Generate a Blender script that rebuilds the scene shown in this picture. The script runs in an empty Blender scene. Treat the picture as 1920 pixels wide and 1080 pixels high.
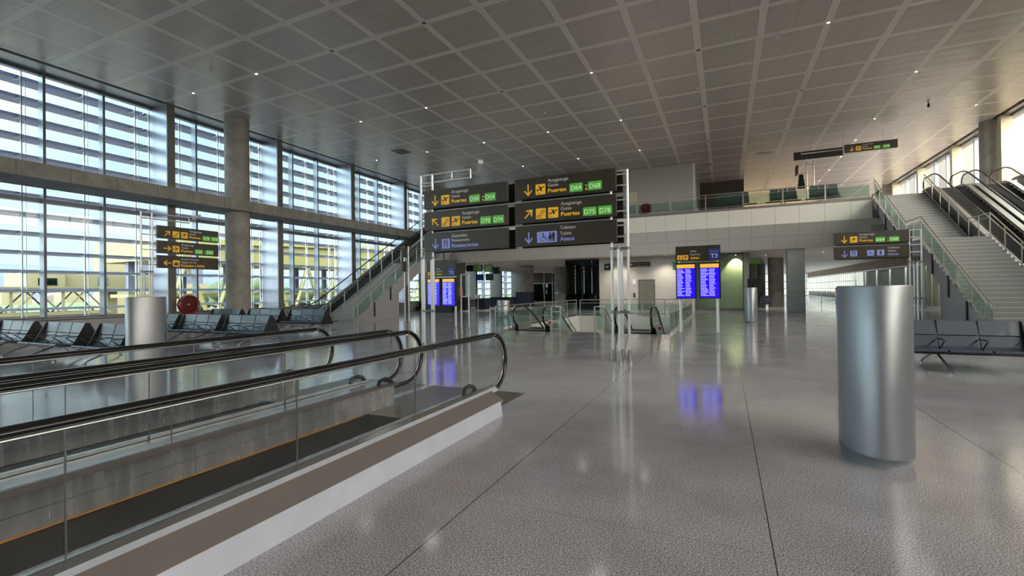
import bpy, bmesh, math, random
from mathutils import Vector, Matrix
random.seed(7)
S = bpy.context.scene
PI = math.pi

# ---------------------------------------------------------------- camera
cam_d = bpy.data.cameras.new('camera')
cam_d.sensor_width = 36.0
cam_d.lens = 872.0 / 1920.0 * 36.0
cam_d.clip_end = 3000
cam = bpy.data.objects.new('camera', cam_d)
S.collection.objects.link(cam)
_y, _p, _r = .4295, .0058, -.0138
_F = Vector((-math.sin(_y)*math.cos(_p), math.cos(_y)*math.cos(_p), math.sin(_p)))
_R0 = Vector((math.cos(_y), math.sin(_y), 0)); _U0 = _R0.cross(_F)
_R = _R0*math.cos(_r) + _U0*math.sin(_r); _U = -_R0*math.sin(_r) + _U0*math.cos(_r)
_M = Matrix(((_R.x, _U.x, -_F.x, 0), (_R.y, _U.y, -_F.y, 0), (_R.z, _U.z, -_F.z, 1.65), (0, 0, 0, 1)))
cam.matrix_world = _M
S.camera = cam

# ---------------------------------------------------------------- light and exposure
S.view_settings.view_transform = 'Standard'
S.view_settings.look = 'None'
S.view_settings.exposure = 0.55
S.view_settings.gamma = 1.0
S.view_settings.use_curve_mapping = False
S.cycles.max_bounces = 10
S.cycles.diffuse_bounces = 5
S.cycles.glossy_bounces = 5
S.cycles.transmission_bounces = 6
S.cycles.transparent_max_bounces = 40
S.cycles.sample_clamp_indirect = 6.0
S.cycles.caustics_reflective = False
S.cycles.caustics_refractive = False

W = bpy.data.worlds.new('sky'); S.world = W; W.use_nodes = True
wn = W.node_tree.nodes; wl = W.node_tree.links
wn.clear()
wo = wn.new('ShaderNodeOutputWorld'); wb = wn.new('ShaderNodeBackground')
wt = wn.new('ShaderNodeTexCoord'); ws = wn.new('ShaderNodeSeparateXYZ'); wr = wn.new('ShaderNodeValToRGB')
wl.new(wt.outputs['Generated'], ws.inputs[0]); wl.new(ws.outputs['Z'], wr.inputs[0])
wm = wn.new('ShaderNodeMix'); wm.data_type = 'RGBA'; wg = wn.new('ShaderNodeMapRange')
wg.inputs[1].default_value = -.6; wg.inputs[2].default_value = .8; wl.new(ws.outputs['X'], wg.inputs[0]); wl.new(wg.outputs[0], wm.inputs[0])
wl.new(wr.outputs[0], wm.inputs[6]); wm.inputs[7].default_value = (1.0, .96, .90, 1); wl.new(wm.outputs[2], wb.inputs[0]); wl.new(wb.outputs[0], wo.inputs[0])
cr = wr.color_ramp
cr.elements[0].position = 0.0; cr.elements[0].color = (.98, .98, .98, 1)
cr.elements[1].position = 0.6; cr.elements[1].color = (.62, .86, 1.0, 1)
e = cr.elements.new(.12); e.color = (.88, .97, 1.0, 1)
e = cr.elements.new(.3); e.color = (.70, .93, 1.0, 1)
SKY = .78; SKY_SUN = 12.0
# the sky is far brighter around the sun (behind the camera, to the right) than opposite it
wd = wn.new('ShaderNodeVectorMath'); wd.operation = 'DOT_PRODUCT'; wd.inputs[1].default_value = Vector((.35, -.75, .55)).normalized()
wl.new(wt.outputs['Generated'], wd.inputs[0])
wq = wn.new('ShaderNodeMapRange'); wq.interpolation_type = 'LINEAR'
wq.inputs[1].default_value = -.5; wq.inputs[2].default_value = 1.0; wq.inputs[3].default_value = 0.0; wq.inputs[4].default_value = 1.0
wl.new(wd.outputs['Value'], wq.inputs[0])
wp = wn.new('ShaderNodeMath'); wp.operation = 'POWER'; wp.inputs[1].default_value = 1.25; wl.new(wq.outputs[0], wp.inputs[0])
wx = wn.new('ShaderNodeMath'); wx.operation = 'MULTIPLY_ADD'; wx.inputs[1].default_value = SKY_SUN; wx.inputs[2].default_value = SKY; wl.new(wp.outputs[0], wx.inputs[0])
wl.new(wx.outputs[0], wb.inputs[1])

sun_d = bpy.data.lights.new('sun', 'SUN'); sun_d.energy = 6; sun_d.angle = .01; sun_d.color = (1, .86, .55)
sun = bpy.data.objects.new('sun', sun_d); S.collection.objects.link(sun)
sun.location = (0, -30, 60)
sun.rotation_euler = Vector((.12, -.85, 1.0)).to_track_quat('Z', 'Y').to_euler()

def portal(name, loc, rot, sx, sy):
    d = bpy.data.lights.new(name, 'AREA'); d.shape = 'RECTANGLE'; d.size = sx; d.size_y = sy
    d.cycles.is_portal = True
    o = bpy.data.objects.new(name, d); S.collection.objects.link(o); o.location = loc; o.rotation_euler = rot
    return o
portal('window_light_left', (-27.6, 6, 5.6), (0, -PI/2, 0), 11, 112)
portal('window_light_right', (15.4, 6, 8.9), (0, PI/2, 0), 4.4, 112)
portal('window_light_low', (15.4, 82, 2.2), (0, PI/2, 0), 4.2, 38)

# ---------------------------------------------------------------- helpers
C = S.collection
class MB:
    def __init__(self): self.v = []; self.f = []; self.m = []; self.sm = []
    def add(self, vs, fs, mi=0, smooth=False):
        b = len(self.v); self.v += [tuple(p) for p in vs]
        self.f += [tuple(b+i for i in f) for f in fs]; self.m += [mi]*len(fs); self.sm += [smooth]*len(fs)
        return self
    def box(self, a, b, mi=0):
        x0, y0, z0 = a; x1, y1, z1 = b
        vs = [(x0,y0,z0),(x1,y0,z0),(x1,y1,z0),(x0,y1,z0),(x0,y0,z1),(x1,y0,z1),(x1,y1,z1),(x0,y1,z1)]
        return self.add(vs, [(0,3,2,1),(4,5,6,7),(0,1,5,4),(1,2,6,5),(2,3,7,6),(3,0,4,7)], mi)
    def prism(self, poly, axis, a, b, mi=0, smooth=False):
        # poly: 2D points; axis: extrude axis (0: poly is y,z ; 1: poly is x,z ; 2: poly is x,y)
        def P(p, t):
            if axis == 0: return (t, p[0], p[1])
            if axis == 1: return (p[0], t, p[1])
            return (p[0], p[1], t)
        n = len(poly)
        vs = [P(p, a) for p in poly] + [P(p, b) for p in poly]
        fs = [(i, (i+1) % n, n+(i+1) % n, n+i) for i in range(n)]
        self.add(vs, fs, mi, smooth)
        self.add(vs, [tuple(range(n))[::-1], tuple(range(n, 2*n))], mi)
        return self
    def cyl(self, c, r, z0, z1, n=20, mi=0, rx=None, r1=None):
        rx = rx or r; k = (r1/r) if r1 else 1
        vs = [(c[0]+rx*math.cos(2*PI*i/n), c[1]+r*math.sin(2*PI*i/n), z0) for i in range(n)]
        vs += [(c[0]+rx*k*math.cos(2*PI*i/n), c[1]+r*k*math.sin(2*PI*i/n), z1) for i in range(n)]
        self.add(vs, [(i, (i+1) % n, n+(i+1) % n, n+i) for i in range(n)], mi, True)
        self.add(vs, [tuple(range(n))[::-1], tuple(range(n, 2*n))], mi)
        return self
    def tube(self, pts, r, n=8, mi=0, closed=False, r2=None):
        # swept tube; r2 gives second radius (vertical) for flattened rails
        pts = [Vector(p) for p in pts]; m = len(pts); rings = []
        for i, p in enumerate(pts):
            a = pts[i-1] if (i > 0 or closed) else p
            b = pts[(i+1) % m] if (i < m-1 or closed) else p
            t = (b-a).normalized()
            up = Vector((0, 0, 1)) if abs(t.z) < .97 else Vector((0, 1, 0))
            if abs(t.x) < .2 and r2: s = Vector((1, 0, 0)); u = s.cross(t).normalized()
            else: s = t.cross(up).normalized(); u = s.cross(t).normalized()
            rings.append([p + s*r*math.cos(2*PI*k/n) + u*(r2 or r)*math.sin(2*PI*k/n) for k in range(n)])
        vs = [q for ring in rings for q in ring]; fs = []
        for i in range(m if closed else m-1):
            j = (i+1) % m
            for k in range(n): fs.append((i*n+k, i*n+(k+1) % n, j*n+(k+1) % n, j*n+k))
        self.add(vs, fs, mi, True)
        if not closed: self.add(vs, [tuple(range(n))[::-1], tuple(range((m-1)*n, m*n))], mi)
        return self
    def lathe(self, prof, c=(0, 0), n=24, mi=0, rx=1, ry=1):
        m = len(prof)
        vs = [(c[0]+r*rx*math.cos(2*PI*k/n), c[1]+r*ry*math.sin(2*PI*k/n), z) for r, z in prof for k in range(n)]
        fs = [(i*n+k, i*n+(k+1) % n, (i+1)*n+(k+1) % n, (i+1)*n+k) for i in range(m-1) for k in range(n)]
        return self.add(vs, fs, mi, True)
    def xf(self, M):
        self.v = [tuple(M @ Vector(p)) for p in self.v]; return self
    def build(self, name, mats, parent=None, bevel=0):
        me = bpy.data.meshes.new(name); me.from_pydata(self.v, [], self.f)
        for m in (mats if isinstance(mats, (list, tuple)) else [mats]): me.materials.append(m)
        me.polygons.foreach_set('material_index', self.m); me.polygons.foreach_set('use_smooth', self.sm)
        bm = bmesh.new(); bm.from_mesh(me); bmesh.ops.recalc_face_normals(bm, faces=bm.faces); bm.to_mesh(me); bm.free()
        me.update()
        o = bpy.data.objects.new(name, me); C.objects.link(o)
        if parent: o.parent = parent
        if bevel:
            b = o.modifiers.new('bevel', 'BEVEL'); b.width = bevel; b.segments = 2; b.limit_method = 'ANGLE'; b.angle_limit = .7
        return o

def tag(o, label, cat, group=None):
    o['label'] = label; o['category'] = cat
    if group: o['group'] = group
    return o
def thing(name, label, cat, loc=(0, 0, 0), rz=0, group=None):
    o = bpy.data.objects.new(name, None); C.objects.link(o); o.location = loc; o.rotation_euler = (0, 0, rz)
    o.empty_display_size = .2
    return tag(o, label, cat, group)
def struct(name, mb, m, bevel=0):
    o = mb.build(name, m, None, bevel); o['kind'] = 'structure'; return o
def sroot(name, loc=(0, 0, 0)):
    o = bpy.data.objects.new(name, None); C.objects.link(o); o.location = loc; o['kind'] = 'structure'; return o
def copy_tree(o, parent=None, label=None):
    c = o.copy(); C.objects.link(c)
    if parent: c.parent = parent
    if label: c['label'] = label
    for ch in list(o.children): copy_tree(ch, c)
    return c

# ---------------------------------------------------------------- materials
def mat(name, col, rough=.5, metal=0., spec=.5, emit=None, es=0., coat=0., noise=0., nscale=5., bump=0.):
    m = bpy.data.materials.new(name); m.use_nodes = True; nt = m.node_tree
    b = nt.nodes['Principled BSDF']
    b.inputs['Base Color'].default_value = (*col, 1); b.inputs['Roughness'].default_value = rough
    b.inputs['Metallic'].default_value = metal; b.inputs['Specular IOR Level'].default_value = spec
    b.inputs['Coat Weight'].default_value = coat
    if emit: b.inputs['Emission Color'].default_value = (*emit, 1); b.inputs['Emission Strength'].default_value = es
    if noise or bump:
        tc = nt.nodes.new('ShaderNodeTexCoord'); n = nt.nodes.new('ShaderNodeTexNoise'); n.inputs['Scale'].default_value = nscale
        n.inputs['Detail'].default_value = 5
        nt.links.new(tc.outputs['Object'], n.inputs['Vector'])
        if noise:
            r = nt.nodes.new('ShaderNodeMapRange'); r.inputs['From Min'].default_value = .3; r.inputs['From Max'].default_value = .7
            r.inputs['To Min'].default_value = 1-noise; r.inputs['To Max'].default_value = 1+noise
            nt.links.new(n.outputs['Fac'], r.inputs['Value'])
            mx = nt.nodes.new('ShaderNodeMix'); mx.data_type = 'RGBA'; mx.blend_type = 'MULTIPLY'; mx.inputs[0].default_value = 1
            mx.inputs[6].default_value = (*col, 1); nt.links.new(r.outputs[0], mx.inputs[7]); nt.links.new(mx.outputs[2], b.inputs['Base Color'])
        if bump:
            bp = nt.nodes.new('ShaderNodeBump'); bp.inputs['Strength'].default_value = bump; bp.inputs['Distance'].default_value = .02
            nt.links.new(n.outputs['Fac'], bp.inputs['Height']); nt.links.new(bp.outputs[0], b.inputs['Normal'])
    return m

class N:
    """small node-expression builder"""
    def __init__(self, m): self.nt = m.node_tree; self.b = self.nt.nodes.get('Principled BSDF')
    def new(self, t): return self.nt.nodes.new(t)
    def link(self, a, b): self.nt.links.new(a, b)
    def math(self, op, a, b=None, c=None):
        n = self.new('ShaderNodeMath'); n.operation = op
        for i, x in enumerate((a, b, c)):
            if x is None: continue
            if isinstance(x, (int, float)): n.inputs[i].default_value = x
            else: self.link(x, n.inputs[i])
        return n.outputs[0]
    def pos(self):
        g = self.new('ShaderNodeNewGeometry'); s = self.new('ShaderNodeSeparateXYZ'); self.link(g.outputs['Position'], s.inputs[0])
        return g.outputs['Position'], s.outputs[0], s.outputs[1], s.outputs[2]
    def lines(self, coord, off, period, half):
        # 1 on lines spaced by period starting at off, of half-width
        d = self.math('PINGPONG', self.math('SUBTRACT', coord, off - 50*period), period/2)
        return self.math('LESS_THAN', d, half)
    def mix(self, f, a, b):
        n = self.new('ShaderNodeMix'); n.data_type = 'RGBA'
        if isinstance(f, (int, float)): n.inputs[0].default_value = f
        else: self.link(f, n.inputs[0])
        for i, x in ((6, a), (7, b)):
            if isinstance(x, tuple): n.inputs[i].default_value = (*x, 1)
            else: self.link(x, n.inputs[i])
        return n.outputs[2]
    def noise(self, vec, scale, detail=3, rough=.5):
        n = self.new('ShaderNodeTexNoise'); n.inputs['Scale'].default_value = scale; n.inputs['Detail'].default_value = detail
        n.inputs['Roughness'].default_value = rough; self.link(vec, n.inputs['Vector']); return n.outputs['Fac']
    def rng(self, v, a, b, c, d):
        n = self.new('ShaderNodeMapRange'); self.link(v, n.inputs[0])
        for i, x in enumerate((a, b, c, d)): n.inputs[i+1].default_value = x
        return n.outputs[0]
    def bump(self, h, strength, dist):
        n = self.new('ShaderNodeBump'); n.inputs['Strength'].default_value = strength; n.inputs['Distance'].default_value = dist
        self.link(h, n.inputs['Height']); self.link(n.outputs[0], self.b.inputs['Normal'])

GX0, GXP, GY0, GYP = -22.11, 2.13, 15.42, 2.065     # ceiling module
def m_ceiling(name):
    m = mat(name, (.3, .28, .26), .38, .14); q = N(m); P, x, y, z = q.pos()
    lx = q.lines(x, GX0, GXP, .13); ly = q.lines(y, GY0, GYP, .13)
    ln = q.math('MAXIMUM', lx, ly)
    sx = q.lines(x, GX0+GXP/2, GXP, .006); sy = q.lines(y, GY0+GYP/6, GYP/3, .006)
    seam = q.math('MAXIMUM', sx, sy)
    n = q.noise(P, 1.3, 2)
    pan = q.mix(n, (.64, .575, .50), (.70, .63, .55))
    pan = q.mix(seam, pan, (.42, .39, .35))
    # edge shadow gap around each panel
    ex = q.lines(x, GX0, GXP, .145); ey = q.lines(y, GY0, GYP, .145)
    pan = q.mix(q.math('MAXIMUM', ex, ey), pan, (.36, .33, .30))
    col = q.mix(ln, pan, (.95, .88, .79))
    q.link(col, q.b.inputs['Base Color'])
    q.link(q.math('MULTIPLY_ADD', ln, .12, .3), q.b.inputs['Roughness'])
    # pillowed sub-panels: each strip bulges a little
    py = q.math('PINGPONG', q.math('SUBTRACT', y, GY0-100*GYP), GYP/6)
    pil = q.math('POWER', q.math('MULTIPLY', py, 6/GYP), .6)
    nn = q.noise(P, .9, 2)
    h = q.math('MULTIPLY_ADD', nn, 1.6, q.math('MULTIPLY', pil, .55))
    h = q.math('MULTIPLY', h, q.math('SUBTRACT', 1.0, ln))
    q.bump(h, .35, .03)
    return m
def m_floor(name):
    m = mat(name, (.3, .3, .3), .1, 0, .5); q = N(m); P, x, y, z = q.pos()
    n1 = q.noise(P, 98, 3, .75); n2 = q.noise(P, 200, 2, .6)
    n3 = q.noise(P, 1.1, 4)
    sp = q.rng(n1, .43, .57, 0, 1)
    c = q.mix(sp, (.165, .168, .20), (.78, .785, .90))
    c2 = q.mix(q.rng(n2, .58, .66, 0, 1), c, (.90, .90, .96))
    c3 = q.mix(q.rng(n2, .36, .42, 1, 0), c2, (.09, .085, .09))
    big = q.mix(q.rng(n3, .35, .65, .0, 1), (.84, .81, .80), (1.05, 1.02, 1.02))
    mm = q.new('ShaderNodeMix'); mm.data_type = 'RGBA'; mm.blend_type = 'MULTIPLY'; mm.inputs[0].default_value = 1
    q.link(c3, mm.inputs[6]); q.link(big, mm.inputs[7])
    j = q.math('MAXIMUM', q.lines(x, .25, 2.07, .004), q.math('MULTIPLY', q.lines(y, 1.2, 2.07, .0025), .5))
    col = q.mix(j, mm.outputs[2], (.05, .05, .05))
    q.link(col, q.b.inputs['Base Color'])
    q.link(q.rng(n3, .3, .7, .08, .16), q.b.inputs['Roughness'])
    q.bump(q.noise(P, 5, 2), .012, .01)
    return m
def m_tiles(name, c1, c2, w, h, axis=0, joint=.008, jc=(.12, .12, .12), rough=.6, ox=0, oz=0, stag=False, grain=18):
    m = mat(name, c1, rough); q = N(m); P, x, y, z = q.pos()
    u = x if axis == 0 else y
    n = q.noise(P, grain, 4, .65)
    c = q.mix(n, c1, c2)
    if stag:
        row = q.math('FLOOR', q.math('DIVIDE', q.math('ADD', z, 100*h-oz), h))
        u = q.math('ADD', u, q.math('MULTIPLY', q.math('MODULO', row, 2), w/2))
    j = q.math('MAXIMUM', q.lines(u, ox, w, joint), q.lines(z, oz, h, joint))
    c = q.mix(j, c, jc); q.link(c, q.b.inputs['Base Color'])
    return m
def m_concrete(name, col=(.27, .265, .25), jy=None):
    m = mat(name, col, .75); q = N(m); P, x, y, z = q.pos()
    a = q.noise(P, 1.6, 6, .65); b = q.noise(P, 22, 4)
    c = q.mix(q.rng(a, .3, .7, 0, 1), tuple(k*.72 for k in col), tuple(min(1, k*1.25) for k in col))
    c = q.mix(q.math('MULTIPLY', q.rng(b, .35, .65, 0, 1), .25), c, tuple(k*.6 for k in col))
    if jy: c = q.mix(q.lines(y, jy[0], jy[1], .012), c, tuple(k*.45 for k in col))
    q.link(c, q.b.inputs['Base Color']); q.bump(b, .15, .01)
    return m
def m_glass(name, tint=(.93, .97, .96), refl=1.0, rough=0.):
    m = bpy.data.materials.new(name); m.use_nodes = True; nt = m.node_tree; nt.nodes.clear()
    o = nt.nodes.new('ShaderNodeOutputMaterial'); t = nt.nodes.new('ShaderNodeBsdfTransparent'); g = nt.nodes.new('ShaderNodeBsdfGlossy')
    t.inputs[0].default_value = (*tint, 1); g.inputs['Roughness'].default_value = rough
    lw = nt.nodes.new('ShaderNodeLayerWeight'); lw.inputs[0].default_value = .5
    p5 = nt.nodes.new('ShaderNodeMath'); p5.operation = 'POWER'; p5.inputs[1].default_value = 4.5; nt.links.new(lw.outputs['Facing'], p5.inputs[0])
    f = nt.nodes.new('ShaderNodeMath'); f.operation = 'MULTIPLY_ADD'; f.inputs[1].default_value = .92; f.inputs[2].default_value = .035; nt.links.new(p5.outputs[0], f.inputs[0])
    k = nt.nodes.new('ShaderNodeMath'); k.operation = 'MULTIPLY'; k.inputs[1].default_value = refl
    mx = nt.nodes.new('ShaderNodeMixShader'); nt.links.new(f.outputs[0], k.inputs[0]); nt.links.new(k.outputs[0], mx.inputs[0])
    nt.links.new(t.outputs[0], mx.inputs[1]); nt.links.new(g.outputs[0], mx.inputs[2]); nt.links.new(mx.outputs[0], o.inputs[0])
    return m

M = {}
M['ceiling'] = m_ceiling('ceiling_panels')
M['floor'] = m_floor('polished_granite')
M['soffit'] = mat('soffit', (.55, .53, .50), .4, .4)
M['gap'] = mat('shadow_gap', (.012, .012, .012), .8)
M['low_ceiling'] = mat('low_ceiling', (.62, .59, .54), .45, .2)
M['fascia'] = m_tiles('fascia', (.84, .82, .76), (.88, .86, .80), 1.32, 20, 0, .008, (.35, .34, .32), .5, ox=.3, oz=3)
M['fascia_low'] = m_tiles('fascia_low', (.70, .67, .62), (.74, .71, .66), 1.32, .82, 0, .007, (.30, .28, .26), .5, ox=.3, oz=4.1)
M['stone'] = m_tiles('stone_wall', (.40, .385, .36), (.58, .56, .53), 1.05, .36, 0, .005, (.33, .32, .30), .6, stag=True, ox=.2)
M['concrete'] = m_concrete('concrete', (.38, .365, .34))
M['beam'] = m_concrete('beam_concrete', (.34, .33, .30), (7.7, 1.52))
M['greywall'] = mat('grey_wall', (.45, .45, .46), .5, noise=.06)
M['pier'] = m_tiles('pier_stone', (.36, .36, .355), (.46, .46, .455), 3, 1.0, 0, .006, (.15, .15, .15), .45, grain=60)
M['alu'] = mat('brushed_aluminium', (.62, .63, .66), .32, .85, noise=.04, nscale=3)
M['alu_dark'] = mat('dark_aluminium', (.18, .19, .20), .4, .6)
M['boxcol'] = mat('panelled_column', (.25, .26, .32), .28, .6, noise=.05)
M['boxfront'] = mat('column_front', (.20, .195, .185), .45, .3)
M['mullion'] = mat('mullion', (.20, .22, .26), .35, .6)
M['louvre'] = mat('louvre_blade', (.25, .28, .42), .45, .2)
M['steel'] = mat('stainless_steel', (.66, .66, .67), .22, .95)
M['steel_satin'] = mat('satin_steel', (.60, .59, .56), .38, .9, noise=.05)
M['steel_skirt'] = mat('skirt_steel', (.50, .50, .54), .22, .6, noise=.14, nscale=1.4)
M['rail'] = mat('bronze_steel_rail', (.52, .46, .38), .3, .9)
M['tube_white'] = mat('satin_tube', (.78, .79, .82), .3, .55)
M['clamp'] = mat('grey_clamp', (.30, .30, .31), .4, .7)
M['rubber'] = mat('black_handrail', (.008, .008, .009), .17, 0, .7)
M['deckbrown'] = mat('brown_deck_plate', (.265, .235, .235), .42, .35, noise=.05)
M['plinth'] = mat('painted_plinth', (.60, .64, .76), .45, .1, noise=.06)
M['belt'] = mat('black_pallets', (.016, .016, .018), .6, 0, .2)
M['comb'] = mat('comb_plate', (.22, .20, .18), .35, .6, noise=.12)
M['yellow_edge'] = mat('yellow_edge', (.42, .21, .04), .5)
M['glass'] = m_glass('clear_glass', (.985, .992, .992), .8)
M['winglass'] = m_glass('window_glass', (.90, .97, .97), .7)
M['doorglass'] = m_glass('door_glass', (.80, .84, .80), .12)
M['warmglass'] = m_glass('warm_light_glass', (.97, .955, .90), .6)  # tint added to warm the daylight through the right glazing
M['goldlightglass'] = m_glass('gold_light_glass', (.66, .57, .44), .6)  # tint added to turn the light of the far window golden
M['greenglass'] = m_glass('green_glass', (.74, .86, .82), 1.0)
M['darkglass'] = m_glass('dark_glass', (.10, .16, .14), 1.6)
M['step'] = mat('granite_step', (.40, .40, .39), .5, noise=.28, nscale=60)
M['stepnose'] = mat('step_nosing', (.62, .62, .61), .5)
M['stringer'] = mat('grey_stringer', (.36, .355, .38), .5, noise=.04)
M['black'] = mat('black_metal', (.012, .012, .012), .4)
M['sign'] = mat('sign_face', (.045, .036, .024), .33, 0, .5)
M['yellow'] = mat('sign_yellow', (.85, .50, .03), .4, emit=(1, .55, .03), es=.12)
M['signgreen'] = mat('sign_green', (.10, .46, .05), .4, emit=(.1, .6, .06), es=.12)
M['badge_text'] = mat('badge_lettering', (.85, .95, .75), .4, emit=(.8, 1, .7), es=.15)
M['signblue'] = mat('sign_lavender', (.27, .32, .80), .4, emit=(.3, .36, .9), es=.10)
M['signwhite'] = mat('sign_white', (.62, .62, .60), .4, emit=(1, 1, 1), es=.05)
M['t3blue'] = mat('sign_deep_blue', (.02, .04, .22), .4, emit=(.02, .05, .3), es=.1)
M['screen'] = mat('screen_blue', (.005, .005, .05), .2, emit=(.015, .0, .85), es=.9)
M['screen_gold'] = mat('screen_gold', (.1, .06, .01), .3, emit=(.75, .42, .05), es=.8)
M['screen_text'] = mat('screen_text', (.2, .2, .3), .3, emit=(.6, .6, 1), es=.9)
M['screen_green'] = mat('screen_green', (.02, .05, .02), .3, emit=(.10, .22, .04), es=.16)
M['screen_dark'] = mat('screen_dark', (.01, .02, .02), .12)
M['seat_light'] = mat('seat_blue_grey', (.072, .088, .135), .36, 0, .5, coat=.1)
M['seat_dark'] = mat('seat_side', (.012, .013, .016), .45)
M['seat_green'] = mat('seat_grey_green', (.075, .105, .105), .4)
M['bench_frame'] = mat('bench_frame', (.10, .10, .105), .35, .7)
M['bench_chrome'] = mat('bench_leg', (.45, .46, .47), .3, .85)
M['red'] = mat('hose_reel_red', (.28, .006, .010), .28, 0, .6, coat=.3)
M['reddark'] = mat('hose_dark_red', (.07, .005, .006), .5)
M['counter'] = mat('blue_counter', (.022, .030, .055), .4)
M['cream'] = mat('cream_paint', (.72, .68, .50), .6, noise=.04)
M['wood'] = m_tiles('brown_cladding', (.085, .06, .045), (.13, .095, .075), .42, 30, 0, .012, (.02, .015, .012), .5)
M['slats'] = mat('timber_fins', (.36, .29, .20), .5, noise=.1)
M['backpanel'] = mat('dark_back_panel', (.07, .055, .045), .6)
M['white'] = mat('white_paint', (.75, .75, .73), .5)
M['lamp'] = mat('downlight_glow', (.9, .8, .6), .5, emit=(1, .86, .62), es=14)
M['lamp_ring'] = mat('downlight_ring', (.5, .48, .44), .35, .6)
M['lamp_off'] = mat('unlit_downlight', (.03, .03, .03), .4)
M['elevator'] = mat('elevator_door', (.52, .49, .38), .3, .9, noise=.1, nscale=2)
M['exitgreen'] = mat('exit_green', (.01, .10, .05), .4, emit=(.0, .3, .12), es=.1)
M['tarmac'] = mat('apron_concrete', (.115, .088, .072), .8, noise=.1, nscale=.3)
M['grassland'] = mat('dry_grass', (.05, .065, .02), .9, noise=.3, nscale=.1)
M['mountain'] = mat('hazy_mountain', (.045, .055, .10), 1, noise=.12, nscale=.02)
M['jet'] = mat('jet_bridge_cream', (.135, .12, .065), .55, noise=.04)
M['bldg_cream'] = mat('cream_building', (.145, .125, .07), .7, noise=.04)
M['bldg_blue'] = mat('blue_grey_building', (.06, .065, .10), .6)
M['roof_yellow'] = mat('pale_yellow_roof', (.16, .145, .05), .5)
M['town'] = mat('town_house', (.13, .10, .10), .8)
M['tree'] = mat('leafy_green', (.03, .045, .015), .9, noise=.4, nscale=1)
M['orange'] = mat('orange_fabric', (.6, .15, .03), .7)

def m_bollard():
    m = mat('perforated_steel', (.42, .44, .47), .38, .75); q = N(m)
    tc = q.new('ShaderNodeTexCoord'); s = q.new('ShaderNodeSeparateXYZ'); q.link(tc.outputs['Object'], s.inputs[0])
    x, y, z = s.outputs
    ang = q.math('ARCTAN2', y, x)
    ca = q.math('SINE', q.math('MULTIPLY', ang, 300)); row = q.math('SINE', q.math('MULTIPLY', z, 2*PI/.014))
    hol = q.math('GREATER_THAN', q.math('MULTIPLY', ca, row), .25)
    col = q.mix(hol, (.48, .50, .54), (.21, .22, .24)); q.link(col, q.b.inputs['Base Color'])
    n = q.noise(tc.outputs['Object'], 2.0, 3)
    q.link(q.rng(n, .3, .7, .3, .45), q.b.inputs['Roughness'])
    q.bump(q.math('MULTIPLY', ca, row), .12, .003)
    return m
def m_skirt():
    m = mat('skirt_steel_panels', (.5, .5, .54), .2, .7); q = N(m); P, x, y, z = q.pos()
    c = q.new('ShaderNodeCombineXYZ'); q.link(q.math('MULTIPLY', y, 9.0), c.inputs[1]); q.link(q.math('MULTIPLY', z, .8), c.inputs[2]); q.link(x, c.inputs[0])
    n = q.noise(c.outputs[0], 1.0, 4, .6); n2 = q.noise(P, 1.1, 2)
    col = q.mix(q.rng(n, .3, .7, 0, 1), (.28, .29, .33), (.60, .60, .64)); col = q.mix(q.rng(n2, .35, .65, 0, .6), col, (.66, .66, .70))  # window reflections painted into the steel colour as pale vertical streaks
    col = q.mix(q.math('MAXIMUM', q.lines(y, .9, 1.75, .003), q.lines(z, .165, 1.0, .003)), col, (.17, .17, .18))
    q.link(col, q.b.inputs['Base Color']); q.link(q.rng(n, .3, .7, .16, .34), q.b.inputs['Roughness'])
    return m
M['skirtp'] = m_skirt()
M['perf'] = m_bollard()
M['perf_base'] = mat('bollard_base', (.40, .43, .47), .4, .5)

# ---------------------------------------------------------------- room shell
ZC = 10.95; ZM = 6.87; YM = 33.65
YB = -50.0
mb = MB(); fx0, fx1 = -26.0, 14.6
for a, b in (((fx0, YB, -.3), (-8.6, 101, 0)), ((-1.9, YB, -.3), (fx1, 101, 0)), ((-8.6, YB, -.3), (-1.9, 17.45, 0)), ((-8.6, 28.9, -.3), (-1.9, 101, 0))): mb.box(a, b)
struct('floor', mb, M['floor'])
mb = MB().box((-24.35, YB, ZC), (13.8, 62, ZC+.25)); struct('ceiling', mb, M['ceiling'])
mb = MB().box((-24.62, YB, ZC+.12), (-24.35, 62, ZC+.3)).box((13.8, YB, ZC+.12), (14.05, 62, ZC+.3)); struct('trim_1', mb, M['gap'])
mb = MB().box((-26.0, YB, ZC), (-24.62, 62, ZC+.25)).box((14.05, YB, ZC), (15.0, 62, ZC+.25)); struct('trim_2', mb, M['soffit'])
# roof with an overhang on both long sides
struct('roof', MB().box((-26.1, YB-2, ZC+.3), (14.7, 64, ZC+1.0)), M['greywall'])
struct('wall_back', MB().box((-26.0, YB-.3, 0), (14.6, YB, ZC+.3)), M['greywall'])
# far wall of the upper hall
struct('wall_front', MB().box((-26.0, 62, 4.2), (1.8, 62.3, ZC+.3)).box((9.5, 62, 4.2), (14.6, 62.3, ZC+.3)).box((1.8, 62, 4.2), (9.5, 62.3, ZM+.3)), M['concrete'])
r = sroot('window_60')
mb = MB()
for k in range(6): mb.box((1.8+1.54*k-.05, 62.05, ZM+.3), (1.8+1.54*k+.05, 62.2, ZC))
for z in (ZM+.3, 8.4, 9.8): mb.box((1.8, 62.05, z), (9.5, 62.2, z+.1))
mb.build('window_frame', M['mullion'], r); MB().box((1.8, 62.1, ZM+.3), (9.5, 62.12, ZC)).build('window_glass', M['goldlightglass'], r)
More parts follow.
